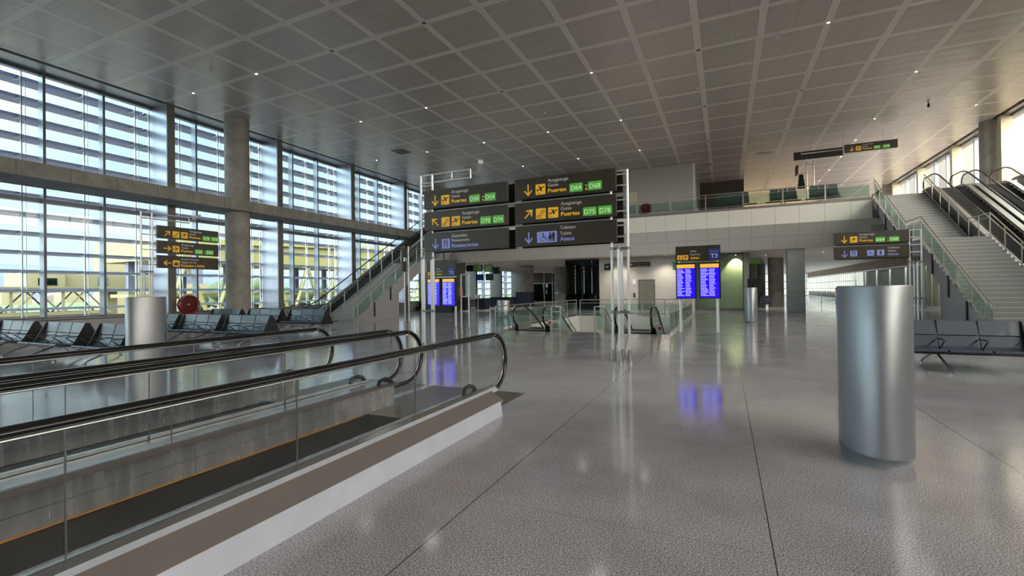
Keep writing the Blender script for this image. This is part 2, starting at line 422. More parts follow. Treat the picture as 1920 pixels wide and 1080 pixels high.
# left sill wall, right solid wall
struct('wall_left', MB().box((-26.1, YB, 0), (-25.7, 62, .70)).box((-26.1, YB, .70), (-25.45, 62, .74)), M['greywall'])
mb = MB().box((14.3, YB, 0), (14.6, 33.9, 7.25)).box((14.1, YB, 7.25), (14.6, 33.9, 7.32)).box((14.3, 33.9, 0), (14.6, 37, 6.85)).box((14.3, 37, 4.2), (14.6, 62, 6.85))
struct('wall_right', mb, M['greywall'])
# concrete beam and columns on the left
struct('beam', MB().box((-24.95, YB, 6.03), (-22.88, 33.6, 6.6)), M['beam'], .02)
for k, (x, y, z0) in enumerate(((-23.7, 16.55, 0), (-23.7, -1.6, 0), (14.05, 35.6, 6.0), (14.05, 53.8, 6.0), (-23.7, 34.9, 0))):
    struct('column', MB().cyl((x, y), .59, z0, ZC, 40), M['concrete'])

# ---------------------------------------------------------------- left facade, bay by bay
def bay_left(n, y0, y1, upper=True):
    r = sroot('window_%d' % n)
    mb = MB()
    zb = .74
    for (ya) in (y0+2.02, y0+4.05):
        mb.box((-25.80, ya-.045, zb), (-25.42, ya+.045, ZC))
    mb.box((-25.85, y0+.2, 5.55), (-25.6, y1, 5.72)).box((-25.85, y0, ZC-.12), (-25.6, y1, ZC)).box((-25.85, y0, zb), (-25.6, y1, zb+.08))
    mb.build('window_frame', M['mullion'], r)
    MB().box((-25.72, y0, zb), (-25.70, y1, ZC)).build('window_glass', M['winglass'], r)
    b = MB().box((-25.72, y0-.02, zb), (-24.36, y0+.33, ZC)); b.build('panelled_column', M['boxcol'] if y0 < 34 else M['boxfront'], r)
    MB().box((-24.36, y0-.02, 0), (-24.30, y0+.33, ZC)).build('column_front', M['boxfront'], r)
    lv = MB()
    for k in range(13):
        z = 1.15 + .8*k
        prof = [(-26.25, z+.03), (-26.5, z+.06), (-26.9, z+.03), (-27.2, z-.05), (-27.2, z-.07), (-26.9, z-.05), (-26.5, z-.03)]
        lv.prism(prof, 1, y0+.02, y1-.02)
    lv.build('sun_louvres', M['louvre'], r)
    hg = MB()
    for ya in (y0+.12, y0+1.55, y0+3.6, y0+5.6):
        hg.box((-26.12, ya-.02, .3), (-26.06, ya+.02, ZC)); hg.box((-26.12, ya+.12, .3), (-26.09, ya+.14, ZC))
        for k in range(13):
            z = 1.15 + .8*k
            hg.prism([(-26.1, z-.02), (-26.1, z-.14), (-26.9, z-.03), (-26.9, z+.01)], 1, ya-.015, ya+.015)
    hg.build('louvre_hanger', M['alu'], r)
for i in range(18):
    y = 13.46 + 6.07*(i-10)
    if y < 62: bay_left(i+1, y, min(y+6.07, 62))

# right facade (upper glazing)
def bay_right(n, y0, y1):
    r = sroot('window_%d' % n)
    zb = 7.32 if y0 < 33 else 6.85
    mb = MB()
    for ya in (y0+2.02, y0+4.05): mb.box((14.32, ya-.045, zb), (14.55, ya+.045, ZC))
    mb.box((14.35, y0, ZC-.12), (14.55, y1, ZC)).box((14.35, y0, zb), (14.55, y1, zb+.08))
    mb.build('window_frame', M['mullion'], r)
    MB().box((14.44, y0, zb), (14.46, y1, ZC)).build('window_glass', M['warmglass'], r)
    MB().box((13.95, y0-.02, zb), (14.44, y0+.33, ZC)).build('panelled_column', M['cream'], r)
for i in range(18):
    y = 13.9 + 6.07*(i-9.6)
    if y < 62: bay_right(i+20, y, min(y+6.07, 62))

# ---------------------------------------------------------------- mezzanine
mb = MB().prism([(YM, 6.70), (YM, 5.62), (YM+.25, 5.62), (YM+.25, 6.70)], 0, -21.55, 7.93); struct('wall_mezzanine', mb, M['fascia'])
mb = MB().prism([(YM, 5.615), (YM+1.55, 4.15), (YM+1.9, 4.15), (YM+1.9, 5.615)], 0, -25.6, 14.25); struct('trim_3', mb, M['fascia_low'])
struct('trim_8', MB().box((-19.25, YM+.02, 6.70), (7.93, YM+.26, ZM)), M['deckbrown'])
struct('floor_mezzanine', MB().box((-26, YM+.26, ZM-.4), (14.3, 62, ZM-.01)), M['floor'])
struct('ceiling_lower', MB().box((-26, YM+1.9, 4.15), (14.3, 62, 4.4)).box((1.3, 62, 4.15), (14.3, 101, 4.4)), M['low_ceiling'])
# stone core with the elevator
struct('wall_core', MB().box((-9.2, 37, 0), (-2.0, 45, 4.15)).box((-9.2, 37, ZM), (-2.05, 45, ZC)).box((1.25, 37.6, 0), (1.6, 60, 4.15)), M['stone'])
struct('core_lit_edge', MB().box((-2.05, 36.98, ZM), (-1.9, 37.3, ZC)), M['white'])  # lit edge of the core, its brightness painted as a white strip
# dark recess beyond the core on the upper level
struct('wall_recess', MB().box((-1.9, 44.5, ZM), (1.6, 45, ZC)), M['backpanel'])
# square pier and round columns downstairs
struct('pier', MB().box((3.78, 35.5, 0), (4.76, 36.5, 4.15)), M['pier'])
tr = MB()
for x0, x1 in ((3.75, 4.0), (4.12, 4.4), (4.5, 4.79)): tr.box((x0, 35.46, 1.30), (x1, 35.5, 1.35))
struct('trim_5', tr, M['steel'])
for x, y, r in ((-18.45, 44, .66), (-16.4, 48.5, .66), (4.0, 46, .6), (3.3, 56, .6), (2.3, 50, .5)):
    struct('column', MB().cyl((x, y), r, 0, 4.15, 32), M['concrete'])
    struct('trim_6', MB().lathe([(r+.012, 1.30), (r+.012, 1.35)], (x, y), 32), M['steel'])

# ---------------------------------------------------------------- end walls of the ground floor
def partition(name, x0, x1, y, posts, z_tr, zt, glassmat, backmat=None, panel=None):
    r = sroot(name)
    mb = MB()
    for x in posts: mb.box((x-.06, y-.06, 0), (x+.06, y+.06, zt))
    mb.box((x0, y-.05, z_tr-.06), (x1, y+.05, z_tr+.06)).box((x0, y-.05, 0), (x1, y+.05, .12))
    mb.build('window_frame', M['white'], r)
    MB().box((x0, y-.01, 0), (x1, y+.01, z_tr)).build('window_glass', glassmat, r)
    if panel: MB().box((x0, y+.02, z_tr), (x1, y+.08, zt)).build('cladding', panel, r)
partition('window_40', -25.6, -9.2, 60, [-25.4, -24.2, -22.6, -21.4, -19.9, -18.6, -17.2, -15.9, -14.4, -13, -11.6, -10.2], 2.6, 4.15, M['darkglass'], panel=M['wood'])
struct('wall_far', MB().box((-26, 61.5, 0), (-16.9, 61.8, 4.2)).box((-13.2, 61.5, 0), (1.6, 61.8, 4.2)), M['backpanel'])
# pale slanting fins hung below the lower ceiling
fin = MB()
for k in range(14):
    y = 40 + k*1.4
    fin.add([(-24.5, y, 4.1), (-24.5, y+.12, 4.1), (-17.5, y+2.3, 3.85), (-17.5, y+2.18, 3.85), (-24.5, y, 4.05), (-24.5, y+.12, 4.05), (-17.5, y+2.3, 3.8), (-17.5, y+2.18, 3.8)],
            [(0,1,2,3), (7,6,5,4), (0,4,5,1), (1,5,6,2), (2,6,7,3), (3,7,4,0)])
struct('trim_7', fin, M['white'])
# right ground-floor wall beyond the stairs: timber fins over glazed doors, then bright glazing
r = sroot('window_50')
mb = MB()
mb.box((13.75, 37, 3.2), (13.9, 100, 3.32)).box((13.75, 37, 0), (13.9, 100, .1))
for k in range(8): mb.box((13.75, 37+4.1*k-.09, 0), (13.86, 37+4.1*k+.09, 3.3))
for k in range(28): mb.box((13.78, 68+1.15*k-.04, 0), (13.86, 68+1.15*k+.04, 3.3))
for z in (1.35, 2.25): mb.box((13.80, 66, z), (13.85, 100, z+.07))
mb.build('window_frame', M['white'], r)
MB().box((13.80, 37, .1), (13.82, 100, 3.2)).build('window_glass', M['doorglass'], r)
mb = MB()
for k in range(140): mb.box((13.70, 37+.45*k, 3.32), (13.80, 37+.45*k+.16, 4.15))
mb.build('timber_fins', M['slats'], r)
MB().box((13.9, 37, 3.32), (14.0, 100, 4.15)).build('back_panel', M['backpanel'], r)
mb = MB()
for y0, y1 in ((37, 66),): mb.box((14.6, y0, 0), (14.75, y1, 3.3))
mb.box((13.9, 66, 0), (14.0, 100, .95)); mb.build('dark_backing', M['backpanel'], r)
mb = MB()
for k in range(8): mb.box((14.0, 37.4+1.2*k, 0), (14.1, 38.2+1.2*k, 3.3))
mb.build('cream_panel', M['cream'], r)
# end of the long corridor, glazed
r = sroot('window_51')
mb = MB()
for k in range(9): mb.box((1.6+1.5*k-.05, 100, 0), (1.6+1.5*k+.05, 100.15, 4.15))
for z in (0, 1.3, 2.6, 4.05): mb.box((1.6, 100, z), (13.8, 100.15, z+.09))
mb.build('window_frame', M['mullion'], r)
MB().box((1.6, 100.05, 0), (13.8, 100.07, 4.15)).build('window_glass', M['winglass'], r)

# glass room beside the core with a warm downlight
r = sroot('window_52')
mb = MB()
for x in (-1.98, -.42, 1.2): mb.box((x-.05, 37.0, 0), (x+.05, 37.1, 4.15))
mb.box((-2, 37.0, 4.0), (1.25, 37.1, 4.15)).box((-2, 37.0, 0), (1.25, 37.1, .18))
mb.build('window_frame', M['alu_dark'], r)
MB().box((-1.95, 37.04, .18), (1.2, 37.06, 4.0)).build('window_glass', M['greenglass'], r)
struct('wall_niche', MB().box((-2.0, 38.3, 0), (1.3, 38.45, 4.15)), m_tiles('niche_panels', (.50, .52, .42), (.54, .56, .46), 1.55, 1.9, 0, .008, (.3, .3, .25), .5, oz=.2))
r = sroot('window_53')
mb = MB()
for x in (-12.1, -10.7, -9.25): mb.box((x-.05, 37.25, 0), (x+.05, 37.35, 4.15))
mb.box((-12.1, 37.25, 4.0), (-9.2, 37.35, 4.15)).box((-12.1, 37.25, 0), (-9.2, 37.35, .15))
for y in (38.8, 40.4): mb.box((-12.15, y, 0), (-12.05, y+.1, 4.15))
mb.build('window_frame', M['black'], r)
MB().box((-12.05, 37.3, .15), (-9.25, 37.32, 4.0)).box((-12.11, 37.3, .15), (-12.09, 42, 4.0)).build('window_glass', M['darkglass'], r)

struct('wall_landing', MB().box((7.95, YM+.35, 4.2), (14.2, YM+.6, 6.45)).box((-25.6, YM+.35, 4.2), (-21.5, YM+.6, 6.45)), M['stringer'])

# ---------------------------------------------------------------- railings
def railing(name, label, cat, runs, glass=True, post_step=1.5, h=1.0, rail_m='rail', low=(.80,), inset=0, group=None, top_r=.024, ends=True):
    """runs: list of base polylines [(x,y,z),...]"""
    root = thing(name, label, cat, runs[0][0], 0, group)
    o = Vector(runs[0][0])
    for run in runs:
        P = [Vector(p)-o for p in run]
        MB().tube([p+Vector((0, 0, h)) for p in P], top_r).build('handrail', M[rail_m], root)
        for zl in low: MB().tube([p+Vector((0, 0, zl)) for p in P], .015).build('lower_rail', M['steel_satin'], root)
        MB().tube([p+Vector((0, 0, .12)) for p in P], .018).build('bottom_rail', M['steel_satin'], root)
        for a, b in zip(P, P[1:]):
            L = (b-a).length; n = max(1, round(L/post_step)); d = (b-a)/n; side = Vector((0, 0, 0))
            t = Vector((d.x, d.y, 0)).normalized(); nn = Vector((-t.y, t.x, 0))
            for i in range(n+1):
                q = a+d*i
                if i == 0 and (a - P[0]).length > .01: continue
                pm = MB()
                pm.add([q+t*sx*.03+nn*sy*.012+Vector((0, 0, z)) for z in (0, h) for sx, sy in ((-1,-1), (1,-1), (1,1), (-1,1))],
                       [(0,3,2,1), (4,5,6,7), (0,1,5,4), (1,2,6,5), (2,3,7,6), (3,0,4,7)])
                pm.build('post', M['steel_satin'], root)
            if glass:
                for i in range(n):
                    q0 = a+d*i+t*.07; q1 = a+d*(i+1)-t*.07; g = MB()
                    g.add([q+nn*s*.006+Vector((0, 0, z)) for z in (.14, .74) for q, s in ((q0,-1), (q1,-1), (q1,1), (q0,1))],
                          [(0,3,2,1), (4,5,6,7), (0,1,5,4), (1,2,6,5), (2,3,7,6), (3,0,4,7)])
                    g.build('glass_panel', M['greenglass'], root)
    return root

railing('balustrade', 'glass and steel railing along the edge of the upper floor', 'railing', [[(-19.1, YM+.12, ZM), (7.9, YM+.12, ZM)]], post_step=2.25, rail_m='steel_satin')
railing('balustrade', 'glass guard railing along the left side of the floor opening', 'railing', [[(-8.72, 17.35, 0), (-8.72, 28.95, 0)]], post_step=1.9, rail_m='steel_satin')
railing('balustrade', 'glass guard railing across the far side of the floor opening', 'railing', [[(-8.5, 29.05, 0), (-2.0, 29.05, 0)]], post_step=1.3, rail_m='steel_satin')
railing('balustrade', 'glass guard railing along the right side of the floor opening, behind the departures board', 'railing', [[(-1.78, 17.2, 0), (-1.78, 28.95, 0)]], post_step=1.5, rail_m='steel_satin')

# ---------------------------------------------------------------- stairs
def stairs(label, x0, x1, vis_side):
    root = thing('staircase', label, 'staircase', ((x0+x1)/2, 20.5, 0)); w = (x1-x0)/2
    top = [(0, 0)]; y, z = 0., 0.; nose = []
    for i in range(22):
        z += 3.70/22; top.append((y, z)); nose.append((y, z))
        if i < 21: y += 6.0/21; top.append((y, z))
    y = 7.95; top.append((y, z))
    for i in range(18):
        z += 3.17/18; top.append((y, z)); nose.append((y, z))
        if i < 17: y += .30; top.append((y, z))
    top.append((y+.08, z)); yt = y+.08
    under = [(yt, z-.45), (8.0, 3.05), (6.1, 2.95), (3.95, 1.6), (3.95, 0)]
    prof = top+under
    MB().prism(prof, 0, -w+.02, w-.02).build('steps', M['step'], root)
    for s in (-1, 1): MB().prism(prof, 0, s*w-.02*(s > 0), s*w+.02*(s < 0)).build('side_panel', M['stringer'], root)
    for fl in (nose[:22], nose[22:]):
        nb = MB()
        for (a, b) in fl: nb.box((-w+.03, a-.006, b-.026), (w-.03, a+.03, b+.003))
        nb.build('nosings', M['stepnose'], root)
    return root
SLX = (-21.5, -19.3); SRX = (7.95, 10.35)
stairs('granite staircase with grey sides rising beside the escalator at the window wall', SLX[0], SLX[1], 1)
stairs('wide granite staircase between the seats and the upper floor on the right', SRX[0], SRX[1], -1)
def stair_rail(x, label, name='stair_railing', glass=True):
    pts = [(x, 20.45, .0), (x, 20.75, .12), (x, 26.5, 3.70), (x, 28.4, 3.70), (x, 33.5, 6.87)]
    r = railing(name, label, 'railing', [pts], post_step=1.25, glass=glass)
    # drop bars on the outer face under each lower post
    return r
stair_rail(SLX[1]-.05, 'steel and glass railing on the open side of the staircase by the windows')
stair_rail(SLX[0]+.05, 'steel railing between the left escalator and its staircase', glass=False)
stair_rail(SRX[0]+.05, 'steel and glass railing on the open side of the right staircase')
stair_rail(SRX[1]-.05, 'steel railing between the right staircase and its escalators', glass=False)
for sx, lab in ((SLX[1]+.015, 'dark steel hanger bars on the side of the window-side staircase'), (SRX[0]-.045, 'dark steel hanger bars on the side of the right staircase')):
    rt = thing('hanger_bars', lab, 'bracket', (sx, 24.4, 2))
    for y, z in ((22.1, .95), (23.6, 1.9), (25.1, 2.85), (29.8, 4.6), (31.2, 5.4), (32.6, 6.2)):
        MB().box((0, y-24.4-.05, z-2-.75), (.03, y-24.4+.05, z-2+.1)).build('bar', M['black'], rt)

# ---------------------------------------------------------------- escalators and walkways
def arc_end(y, z, rad, d, top=True, n=10):
    """half circle of the handrail newel around (y,z) toward direction d, from top to bottom"""
    return [(y+d*rad*math.sin(PI*k/n), z+rad*math.cos(PI*k/n)) for k in range(n+1)]
def balustrade_parts(root, x, path, deck_m, hr=1.0, base=.30, lo_end=True, hi_end=True, glass_m='glass', joint=None, out=0, deckw=.30):
    """path: [(y,z)...] floor line of this balustrade, ends are the newel centres"""
    rad = (hr-base)/2+.02
    mid = hr-rad
    ys = [p[0] for p in path]
    topl = [(y, z+hr) for y, z in path]
    loop = topl
    if lo_end: loop = arc_end(path[0][0], path[0][1]+mid, rad, -1)[::-1] + loop
    if hi_end: loop = loop + arc_end(path[-1][0], path[-1][1]+mid, rad, 1)
    if lo_end: loop = [(path[0][0]+.35, path[0][1]+mid-rad)] + loop
    if hi_end: loop = loop + [(path[-1][0]-.35, path[-1][1]+mid-rad)]
    MB().tube([(x, y, z) for y, z in loop], .042, 10, r2=.028).build('handrail', M['rubber'], root)
    # steel guide rail just under the rubber belt
    k = .04
    inner = [(y, z+hr-k) for y, z in path]
    if lo_end: inner = arc_end(path[0][0], path[0][1]+mid, rad-k, -1)[::-1] + inner
    if hi_end: inner = inner + arc_end(path[-1][0], path[-1][1]+mid, rad-k, 1)
    MB().tube([(x, y, z) for y, z in inner], .011, 6).build('guide_rail', M['steel'], root)
    # glass
    bot = [(y, z+base) for y, z in path]
    gl = [(y, z+hr-.05) for y, z in path]
    if hi_end: gl = gl + arc_end(path[-1][0], path[-1][1]+mid, rad-.05, 1)[1:]
    gl = gl + bot[::-1]
    if lo_end: gl = gl + arc_end(path[0][0], path[0][1]+mid, rad-.05, -1)[::-1][1:-1]
    MB().prism(gl, 0, x-.006, x+.006).build('glass_panel', M[glass_m], root)
    if joint:
        jb = MB()
        for y in joint: jb.box((x-.0065, y-.0025, base), (x+.0065, y+.0025, hr-.05))
        jb.build('glass_joint', M['alu_dark'], root)

def band(path, z0, z1):
    return [(y, z+z1) for y, z in path] + [(y, z+z0) for y, z in path[::-1]]

def escalator(label, xa, xb, y0, rise, down=False, y_flat=1.5, ang=31.0, group=None):
    """xa,xb outer faces; y0 = newel nearest the camera."""
    xm = (xa+xb)/2; root = thing('escalator', label, 'escalator', (xm, y0, 0), 0, group)
    w = (xb-xa)/2; s = -1 if down else 1; run = rise/math.tan(math.radians(ang))
    bx = w-.17
    e = .6
    path = [(0, 0), (y_flat-e, 0), (y_flat-.2, .05*s), (y_flat+.25, .21*s), (y_flat+run-.25, s*(rise-.21)), (y_flat+run+.2, s*(rise-.05)), (y_flat+run+e, s*rise), (2*y_flat+run, s*rise)]
    for sx in (-1, 1):
        balustrade_parts(root, sx*bx, path, None, hr=.97, base=.26)
    for sx in (-1, 1):
        MB().prism(band(path, .20, .27), 0, sx*w, sx*(bx-.05)).build('deck', M['steel_satin'], root)
        MB().prism(band(path, .02, .20), 0, sx*(bx-.10), sx*(bx-.07)).build('skirt', M['steel_satin'], root)
        MB().prism(band(path, -.75 if not down else -.5, .20), 0, sx*w, sx*(w-.03)).build('side_cladding', M['alu_dark'] if not down else M['steel_satin'], root)
    MB().prism(band(path, -.78 if not down else -.55, -.70 if not down else -.5), 0, -w, w).build('underside', M['alu_dark'], root)
    # steps
    st = [(0.35, 0), (y_flat, 0)]; n = int(rise/.2); r1 = rise/n; t1 = run/n
    y, z = y_flat, 0.
    for i in range(n):
        if not down: z += r1; st.append((y, z)); y += t1; st.append((y, z))
        else: y += t1; st.append((y, z)); z -= r1; st.append((y, z))
    st.append((2*y_flat+run-.35, s*rise))
    prof = st + [(st[-1][0], st[-1][1]-.1), (y_flat+run, s*rise-.35 if not down else s*rise-.15), (y_flat, -.15 if not down else -.35), (.35, -.1)]
    MB().prism(prof, 0, -bx+.11, bx-.11).build('steps', M['belt'], root)
    for yy, zz in ((.1, 0), (2*y_flat+run-.75, s*rise)):
        MB().box((-bx+.08, yy, zz-.02), (bx-.08, yy+.65, zz+.012)).build('comb_plate', M['comb'], root)
    return root
escalator('long dark escalator climbing beside the window wall on the left', -23.25, -21.6, 19.5, ZM)
escalator('right-hand pair of escalators, the one next to the staircase', 10.45, 12.0, 19.9, ZM)
escalator('right-hand pair of escalators, the one against the outer wall', 12.15, 13.7, 19.9, ZM)
escalator('escalator going down through the floor on the left of the opening', -8.15, -6.5, 17.9, 4.6, True, y_flat=1.2, ang=30)
escalator('escalator going down through the floor on the right of the opening', -3.95, -2.3, 17.9, 4.6, True, y_flat=1.2, ang=30)

# pit walls, stair down between the two escalators
struct('wall_pit', MB().box((-8.62, 17.3, -5), (-8.5, 28.95, -.3)).box((-2.0, 17.3, -5), (-1.88, 28.95, -.3)).box((-8.6, 28.85, -5), (-1.9, 28.97, -.02)).box((-8.6, 17.3, -5), (-1.9, 17.42, -.3))
       .box((-8.62, 17.45, -.3), (-8.58, 28.9, .0)).box((-1.92, 17.45, -.3), (-1.88, 28.9, 0)), M['white'])
struct('floor_lower', MB().box((-9, 17, -5.1), (-1.5, 30, -4.95)), M['greywall'])
root = thing('staircase', 'short staircase going down between the two sunken escalators', 'staircase', (-5.2, 17.45, 0))
prof = [(0, 0)]; y = 0.; z = 0.
for i in range(26):
    y += .30; prof.append((y, z)); z -= .17; prof.append((y, z))
prof += [(y, z-.3), (0, -.5)]
MB().prism(prof, 0, -.72, .72).build('steps', M['step'], root)
for x0, lab in ((-6.05, 'glass guard with twin rails on the left of the sunken stair'), (-4.3, 'glass guard with twin rails on the right of the sunken stair')):
    railing('stair_railing', lab, 'railing', [[(x0-.25, 17.5, 0), (x0+.12, 17.5, 0), (x0+.12, 25.0, -4.2)]], post_step=1.4, rail_m='steel', low=(.80,))
for x, lab in ((-6.35, 'red emergency stop button on the guard left of the sunken stair'), (-2.245, 'red emergency stop button beside the right sunken escalator')):
    b = thing('emergency_stop', lab, 'button', (x, 17.42, .35) if x < -5 else (x, 18.2, .15))
    MB().box((-.05, 0, -.05), (.05, .06, .12)).build('housing', M['steel_satin'], b)
    MB().box((-.045, -.03, -.03), (.045, 0, .06)).build('button', mat('stop_red', (.6, .02, .03), .4), b)

# moving walkways ------------------------------------------------
def walkway(label, xa, xb, outer_right, joints, group='moving walkways side by side'):
    """xa, xb: centre lines of the two glass balustrades; belt between"""
    root = thing('moving_walkway', label, 'moving walkway', ((xa+xb)/2, 0, 0), 0, group); w = (xb-xa)/2
    path = [(-12, 0), (5.92, 0)]
    for s in (-1, 1):
        balustrade_parts(root, s*w, path, None, hr=1.03, base=.28, lo_end=False, glass_m='glass', joint=joints[0 if s < 0 else 1])
    y1 = 5.45
    for s in (-1, 1):
        # inner: bright steel skirt and brown deck plate beside the glass
        MB().box((s*(w-.13)-.008, -12, .02), (s*(w-.13)+.008, y1, .30)).build('skirt_panel', M['skirtp'], root)
        MB().prism([(s*(w-.14), .30), (s*(w-.05), .325), (s*(w-.01), .325), (s*(w-.01), .28), (s*(w-.13), .28)], 1, -12, y1+.12).build('inner_deck', M['deckbrown'] if s < 0 else M['steel'], root)
        if outer_right: MB().box((s*(w-.155)-.008, -12, .018), (s*(w-.155)+.008, 4.75, .03)).build('yellow_line', M['yellow_edge'], root)
        MB().tube([(s*(w-.06), y1-.25, .30), (s*(w-.06), y1-.22, .38), (s*(w-.06), y1-.10, .40), (s*(w-.06), y1, .37), (s*(w-.06), y1+.06, .30)], .03, 8).build('handrail_inlet', M['seat_dark'], root)
    MB().box((-(w-.15), -12, -.02), (w-.15, 4.88, .015)).build('belt', M['belt'], root)
    MB().box((-(w-.12), 4.88, -.02), (w-.12, 5.5, .018)).build('comb_plate', M['comb'], root)
    MB().box((-(w+.12), 5.5, -.02), (w+.09, 6.85, .008)).build('landing_plate', M['comb'], root)
    return root, w
JR = [y for y in (-2.1, -.35, 1.4, 3.15, 4.9)]
wk, w = walkway('moving walkway nearest the camera, with a wide sloping grey skirt', -4.55, -3.03, True, ((1.79, 2.53, 3.72), (-.2, 1.19, 2.58, 4.09)))
# outer cladding of the near walkway: bright strip, brown plate, pale plinth
MB().prism([(w+.01, .33), (w+.085, .315), (w+.085, .28), (w+.01, .28)], 1, -12, 5.85).build('bright_strip', M['steel'], wk)
MB().prism([(w+.085, .315), (w+.13, .295), (w+.13, .26), (w+.085, .26)], 1, -12, 5.80).build('pale_strip', M['plinth'], wk)
MB().prism([(w+.13, .294), (w+.30, .185), (w+.30, .15), (w+.13, .25)], 1, -12, 5.62).build('sloping_deck', M['deckbrown'], wk)
MB().prism([(w+.285, .175), (w+.30, .185), (w+.325, .0), (w+.285, .0)], 1, -12, 5.55).build('plinth', M['plinth'], wk)
MB().prism([(w+.02, .0), (w+.02, .27), (w+.13, .25), (w+.30, .16), (w+.30, .0)], 1, 5.40, 5.54).build('end_cap', M['plinth'], wk)
wk2, w2 = walkway('second moving walkway, between the near one and the waiting seats', -6.50, -4.95, False, ((1.1, 2.3, 3.9), (1.2, 2.56, 4.05)))
MB().box((-w2-.30, -12, 0), (-w2-.01, 5.6, .28)).build('outer_deck', M['deckbrown'], wk2)
MB().box((w2+.01, -12, .20), (w2+.34, 5.6, .29)).build('centre_deck', M['steel_skirt'], wk2)

# ---------------------------------------------------------------- lettering and pictograms
_tc = {}
def text_mesh(s, size, bold=False):
    k = (s, size, bold)
    if k in _tc: return _tc[k]
    cu = bpy.data.curves.new('t', 'FONT'); cu.body = s; cu.size = size; cu.extrude = .002; cu.resolution_u = 3
    if bold: cu.offset = size*.022
    o = bpy.data.objects.new('t', cu); C.objects.link(o)
    bpy.context.view_layer.update()
    dg = bpy.context.evaluated_depsgraph_get(); me = bpy.data.meshes.new_from_object(o.evaluated_get(dg))
    vs = [tuple(v.co) for v in me.vertices]; fs = [tuple(p.vertices) for p in me.polygons]
    bpy.data.objects.remove(o); bpy.data.curves.remove(cu); bpy.data.meshes.remove(me)
    _tc[k] = (vs, fs); return _tc[k]
def put_text(mb, s, u, v, size, w=None, bold=False, mi=0, d=.004):
    """text in the local sign plane (u along x, v along z, facing -y)"""
    vs, fs = text_mesh(s, size, bold)
    if not vs: return
    x0 = min(p[0] for p in vs); x1 = max(p[0] for p in vs); k = (w/(x1-x0)) if w else 1
    mb.add([(u+(p[0]-x0)*k, -d-p[2]-.002, v+p[1]) for p in vs], fs, mi)
def poly(mb, pts, mi=0, d=.004, t=.004):
    n = len(pts)
    vs = [(p[0], -d, p[1]) for p in pts]+[(p[0], -d-t, p[1]) for p in pts]
    mb.add(vs, [tuple(range(n)), tuple(range(n, 2*n))[::-1]]+[(i, (i+1) % n, n+(i+1) % n, n+i) for i in range(n)], mi)
def rrect(u, v, w, h, r=.02, n=4):
    P = []
    for cx, cy, a in ((u+w-r, v+r, -PI/2), (u+w-r, v+h-r, 0), (u+r, v+h-r, PI/2), (u+r, v+r, PI)):
        P += [(cx+r*math.cos(a+PI/2*k/n), cy+r*math.sin(a+PI/2*k/n)) for k in range(n+1)]
    return P
def stroke(mb, pts, w, mi=0, d=.009):
    for a, b in zip(pts, pts[1:]):
        dx, dy = b[0]-a[0], b[1]-a[1]; L = math.hypot(dx, dy) or 1; nx, ny = -dy/L*w/2, dx/L*w/2; ex, ey = dx/L*w*.3, dy/L*w*.3
        poly(mb, [(a[0]-ex+nx, a[1]-ey+ny), (b[0]+ex+nx, b[1]+ey+ny), (b[0]+ex-nx, b[1]+ey-ny), (a[0]-ex-nx, a[1]-ey-ny)][::-1], mi, d, .003)
def disc(mb, u, v, r, mi=0, d=.009, n=14): poly(mb, [(u+r*math.cos(2*PI*k/n), v+r*math.sin(2*PI*k/n)) for k in range(n)], mi, d, .003)
def arrow(mb, cu, cv, s, ang, w=.034):
    """ang: direction of the head, radians"""
    c, n = math.cos(ang), math.sin(ang)
    R = lambda x, y: (cu+x*c-y*n, cv+x*n+y*c)
    stroke(mb, [R(-s, 0), R(s*.85, 0)], w, 0, .004)
    stroke(mb, [R(s*.15, s*.72), R(s, 0)], w, 0, .005); stroke(mb, [R(s*.15, -s*.72), R(s, 0)], w, 0, .006)
